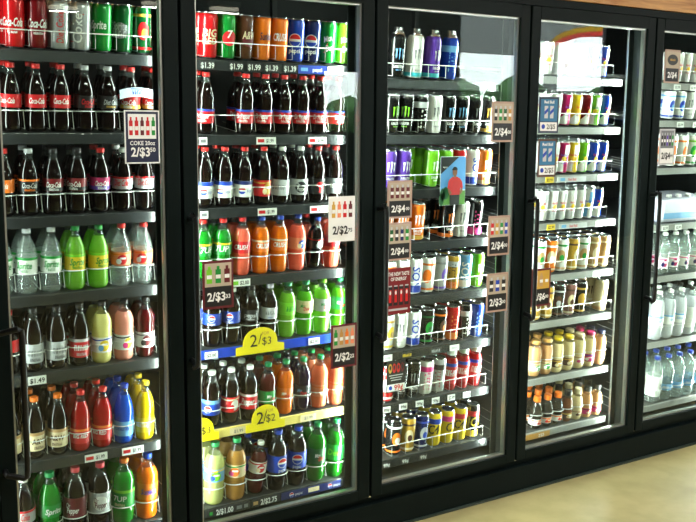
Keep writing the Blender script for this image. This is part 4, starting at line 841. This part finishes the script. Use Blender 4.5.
# ------------------------------------------------------------------ price signs on the glass
def sign(x, y, z, wd, h, words, top, price, border='white', head='', pic=(), lower='black', tk='white', small='', picbg='picbeige', inner=None, split=.44, name='price_sign', extra=None):
    o = empty(name, (x, y, z), words, 'sign', 'price signs on the cooler doors')
    m = MB(); m.box(-wd/2, wd/2, -.0012, .0012, -h/2, h/2, pm('card_'+border, C[border], .5)); m.build('backing_card', o)
    if inner: im = MB(); F = Flat(im, -.0012); F.rect(0, 0, wd*.93, h*.95, ink(inner), .0003); im.build('inner_border', o)
    iw, ih = wd*(.8 if inner else .86), h*(.86 if inner else .9); zs = -ih/2+ih*split
    m = MB(); F = Flat(m, -.0012); F.rect(0, (zs+ih/2)/2, iw, ih/2-zs, ink(picbg), .0006)
    np_ = len(pic); ph = (ih/2-zs)*.74
    for i, k in enumerate(pic):
        u = -iw/2+iw*(i+.5)/np_; pw = iw/np_*.62; zc = (zs+ih/2)/2
        F.rect(u, zc-ph*.08, pw, ph*.8, ink(k), .0010); F.rect(u, zc+ph*.40, pw*.5, ph*.22, ink(k if head != 'can' else 'silver'), .0010); F.rect(u, zc-ph*.1, pw*.9, ph*.22, ink('white' if k not in ('white', 'silver') else 'grey'), .0014)
    m.build('picture', o)
    m = MB(); F = Flat(m, -.0012); F.rect(0, (zs-ih/2)/2, iw, zs+ih/2, ink(lower), .0006); m.build('price_panel', o)
    m = MB(); F = Flat(m, -.0022)
    if top: F.text(top, 0, zs-ih*split*.2, ih*.09, ink(tk), width=iw*.9, bold=.03)
    big, sup = price
    F.text(big, -iw*.08 if sup else 0, zs-ih*split*(.62 if top else .5), ih*split*.42, ink(tk), width=iw*(.68 if sup else .9), bold=.04)
    if sup: F.text(sup, iw*.36, zs-ih*split*.52, ih*split*.2, ink(tk), width=iw*.2, bold=.03)
    if small: F.text(small, 0, -ih/2+ih*.05, ih*.035, ink(tk), width=iw*.8)
    if extra: extra(F, iw, ih, zs)
    m.build('lettering', o); return o
GY = .010
sign(.631, GY, 1.548, .116, .168, 'white-edged navy sign with bottle picture on leftmost door', 'COKE 20oz', ('2/$3', '50'), 'white', 'b', ('red', 'red', 'maroon', 'red', 'green'), 'navy', split=.46, picbg='white', inner='navy')
sign(1.385, GY, 1.249, .113, .166, 'white sign reading 2/$2.75, upper right of second door', 'SELECT FLAVORS'[:0], ('2/$2', '75'), 'white', 'b', ('gold', 'peach', 'red', 'maroon'), 'white', 'dark', split=.46, picbg='white')
sign(.888, GY, 1.048, .115, .166, 'red-edged sign reading 2/$3.33, left edge of second door', '', ('2/$3', '33'), 'maroon', 'b', ('lime', 'green', 'maroon'), 'black', split=.46)
sign(1.398, GY, .771, .113, .166, 'red-edged sign reading 2/$2.22, lower right of second door', '', ('2/$2', '22'), 'maroon', 'b', ('green', 'amber', 'orange', 'peach'), 'black', split=.46)
sign(2.150, GY, 1.606, .116, .162, 'sign with green cans, topmost at right of third door', '', ('2/$4', '00'), 'signtan', 'can', ('dark', 'green', 'dkgreen', 'amber'), 'black', split=.46)
sign(1.645, GY, 1.311, .115, .143, 'sign with maroon cans, topmost at left of third door', '', ('2/$4', '00'), 'signtan', 'can', ('maroon', 'maroon', 'maroon', 'maroon'), 'black', split=.46)
sign(1.645, GY, 1.150, .113, .146, 'sign with green and blue cans, left of third door', '', ('2/$4', '00'), 'signtan', 'can', ('dkgreen', 'dark', 'dkblue', 'green'), 'black', split=.44)
sign(2.150, GY, 1.143, .116, .164, 'sign with red, yellow, green and blue cans, third door', '', ('2/$4', '00'), 'signtan', 'can', ('red', 'gold', 'green', 'blue'), 'black', split=.46)
sign(2.150, GY, .905, .116, .164, 'sign reading 2/$3.00 with dark and blue cans, third door', '', ('2/$3', '00'), 'signtan', 'can', ('dark', 'blue', 'dark'), 'black', split=.46)
sign(2.398, GY, .904, .111, .163, 'sign reading 2/$6.00 with coffee bottles, fourth door', '', ('2/$6', '00'), 'maroon', 'b', ('cream', 'tan', 'gold'), 'black', split=.46, picbg='gold')
sign(3.170, GY, 1.864, .105, .150, 'sign with dark emblem, top left of rightmost door', '', ('2/$4', ''), 'signtan', 'b', (), 'black', split=.44, extra=lambda F, iw, ih, zs: (F.ell(0, ih*.22, iw*.4, ih*.18, ink('dark'), .0002), F.text('~6', 0, ih*.22, ih*.07, ink('gold'), width=iw*.6)))
sign(3.165, GY, 1.498, .105, .166, 'white sign reading 2/$4.99 with dark cans, rightmost door', '', ('2/$4', '99'), 'silver', 'can', ('dark', 'dark', 'purple', 'dark', 'green'), 'white', 'dark', split=.46, picbg='grey')
# red sign: four dark red cans, heading above
o = empty('promotional_sign', (1.645, GY, .957), 'red sign with four dark cans, left edge of third door', 'sign', 'price signs on the cooler doors')
m = MB(); m.box(-.0575, .0575, -.0012, .0012, -.09, .09, pm('card_darkred', C['darkred'], .4)); m.build('backing_card', o)
m = MB(); F = Flat(m, -.0012)
for i in range(4):
    u = -.039+i*.026; F.rect(u, -.018, .020, .075, ink('black')); F.rect(u, .021, .016, .005, ink('silver'), .0008); F.rect(u, -.018, .012, .05, ink('red'), .0009); F.ell(u, -.005, .004, .008, ink('white'), .0012)
m.build('picture', o)
m = MB(); F = Flat(m, -.0012); F.text('THE NEW TASTE', 0, .068, .014, ink('white'), width=.1, bold=.03); F.text('OF ENERGY', 0, .048, .013, ink('white'), width=.075, bold=.03); F.rect(0, -.072, .09, .008, ink('silver')); m.build('lettering', o)
# two blue signs of the fourth door
for z, wd, h, nm in ((1.636, .112, .15, 'upper'), (1.457, .104, .16, 'lower')):
    o = empty('promotional_sign', (2.405, GY, z), f'{nm} of two blue signs on the fourth door', 'sign', 'price signs on the cooler doors')
    m = MB(); m.box(-wd/2, wd/2, -.0012, .0012, -h/2, h/2, pm('card_navy' if nm == 'upper' else 'card_brown', C['navy' if nm == 'upper' else 'brown'], .5)); m.build('backing_card', o)
    m = MB(); F = Flat(m, -.0012); F.rect(0, h*.13, wd*.86, h*.62, pm('sign_teal', (40, 110, 150), .45)); F.rect(0, -h*.32, wd*.86, h*.24, ink('white'))
    for u in (-.016, .016): F.rect(u, h*.08, .02, h*.34, ink('silver'), .0009); F.poly([(u-.01, h*.0), (u+.01, h*.1), (u+.01, h*.2), (u-.01, h*.1)], ink('blue'), .0012)
    m.build('picture', o)
    m = MB(); F = Flat(m, -.0012); F.text('Red Bull', 0, h*.36, h*.08, ink('white'), width=wd*.7, bold=.03); F.ell(-wd*.27, -h*.32, .010, .010, ink('blue'), .0009); F.text('2/$5', wd*.12, -h*.32, h*.13, ink('dark'), width=wd*.5, bold=.03); m.build('lettering', o)
# poster with a golfer hanging over the third shelf edge
o = empty('golf_poster', (2.012, .146, 1.364), 'poster of a golfer in red shirt hanging in third door', 'poster')
m = MB(); m.box(-.066, .066, 0, .0015, -.10, .10, pm('poster_card', (225, 228, 228), .35)); m.build('poster_card', o)
m = MB(); F = Flat(m, 0)
F.rect(0, .030, .130, .136, pm('poster_sky', (92, 160, 226), .4)); F.rect(0, -.070, .130, .058, pm('poster_green', (84, 140, 52), .4), .0006)
F.poly([(-.065, .098), (.030, .098), (-.065, .028)], ink('black'), .0008)
for k, (u, h0, q) in enumerate(((-.053, -.055, .013), (-.038, -.05, .016), (-.06, -.075, .012))): F.ell(u, h0, q, .026, ink('dkgreen'), .0009)
sk = pm('poster_skin', (140, 90, 62), .5); rd = ink('red'); dk = ink('black')
F.poly([(-.016, -.0995), (.034, -.0995), (.036, -.05), (-.016, -.05)], dk, .0012)
F.poly([(-.017, -.058), (.036, -.058), (.041, -.01), (.037, .008), (.020, .017), (-.002, .017), (-.018, .008), (-.021, -.01)], rd, .0014)
F.poly([(-.018, .008), (-.026, -.004), (-.029, -.030), (-.018, -.034), (-.013, -.012)], rd, .0016); F.poly([(.037, .008), (.047, -.004), (.052, -.028), (.041, -.034), (.034, -.012)], rd, .0016)
F.poly([(-.029, -.030), (-.018, -.034), (-.006, -.050), (-.012, -.058), (-.024, -.048)], sk, .0018); F.poly([(.052, -.028), (.041, -.034), (.034, -.050), (.040, -.058), (.050, -.046)], sk, .0018)
F.rect(.009, .020, .012, .014, sk, .0016); F.ell(.008, .036, .0125, .0175, sk, .0018); F.ell(.008, .044, .0138, .014, dk, .0021, 0, 1); F.rect(.003, .0455, .022, .004, dk, .0021)
m.build('picture', o)
m = MB(); F = Flat(m, 0); claws(F, -.042, .074, .009, ink('lime')); F.text('~6', -.042, .056, .006, ink('white'), width=.028); m.build('lettering', o)
# 99 cent card hanging on the seventh shelf of the third door
o = empty('hanging_price_card', (1.742, .150, .571), 'black card with hearts reading 99 cents, lower third door', 'sign', 'price signs on the cooler doors')
m = MB(); m.box(-.047, .047, 0, .0015, -.066, .066, pm('card_black', C['black'], .5)); m.build('backing_card', o)
m = MB(); F = Flat(m, 0)
for u, k in ((-.03, 'gold'), (-.01, 'red'), (.011, 'red'), (.031, 'maroon')): F.ell(u, .035, .009, .020, ink(k)); F.ell(u, .038, .005, .010, ink('dark'), .0009)
F.rect(0, -.047, .088, .030, ink('white')); m.build('picture', o)
m = MB(); F = Flat(m, 0); F.text('99¢', .012, -.047, .024, ink('red'), width=.045, bold=.04, dy=.0015); F.ell(-.028, -.047, .009, .009, ink('blue'), .0009)
for i in range(3): F.rect(0, .005-i*.010, .07-.01*i, .004, ink('silver'))
m.build('lettering', o)
# curved white and blue strip above the leftmost door's sign
o = empty('curved_strip', (.672, .150, 1.690), 'curved white and blue strip above the navy sign', 'card')
m = MB(); us = [-.062+.124*i/10 for i in range(11)]
def zc(u): return .018-.9*u*u*3
m.add([(u, 0, zc(u)-.030) for u in us]+[(u, 0, zc(u)) for u in us]+[(u, .0015, zc(u)-.030) for u in us]+[(u, .0015, zc(u)) for u in us], [(i, i+1, 12+i, 11+i) for i in range(10)]+[(23+i, 22+i, 33+i, 34+i) for i in range(10)]+[(11+i, 12+i, 34+i, 33+i) for i in range(10)]+[(i+1, i, 22+i, 23+i) for i in range(10)]+[(0, 11, 33, 22), (10, 32, 43, 21)], pm('card_bluewhite', (214, 226, 238), .3)); m.build('card', o)
m = MB(); F = Flat(m, 0); F.text('~4', 0, .002, .014, ink('blue'), width=.05, bold=.03); F.rect(.0, .013, .05, .003, ink('blue')); m.build('lettering', o)
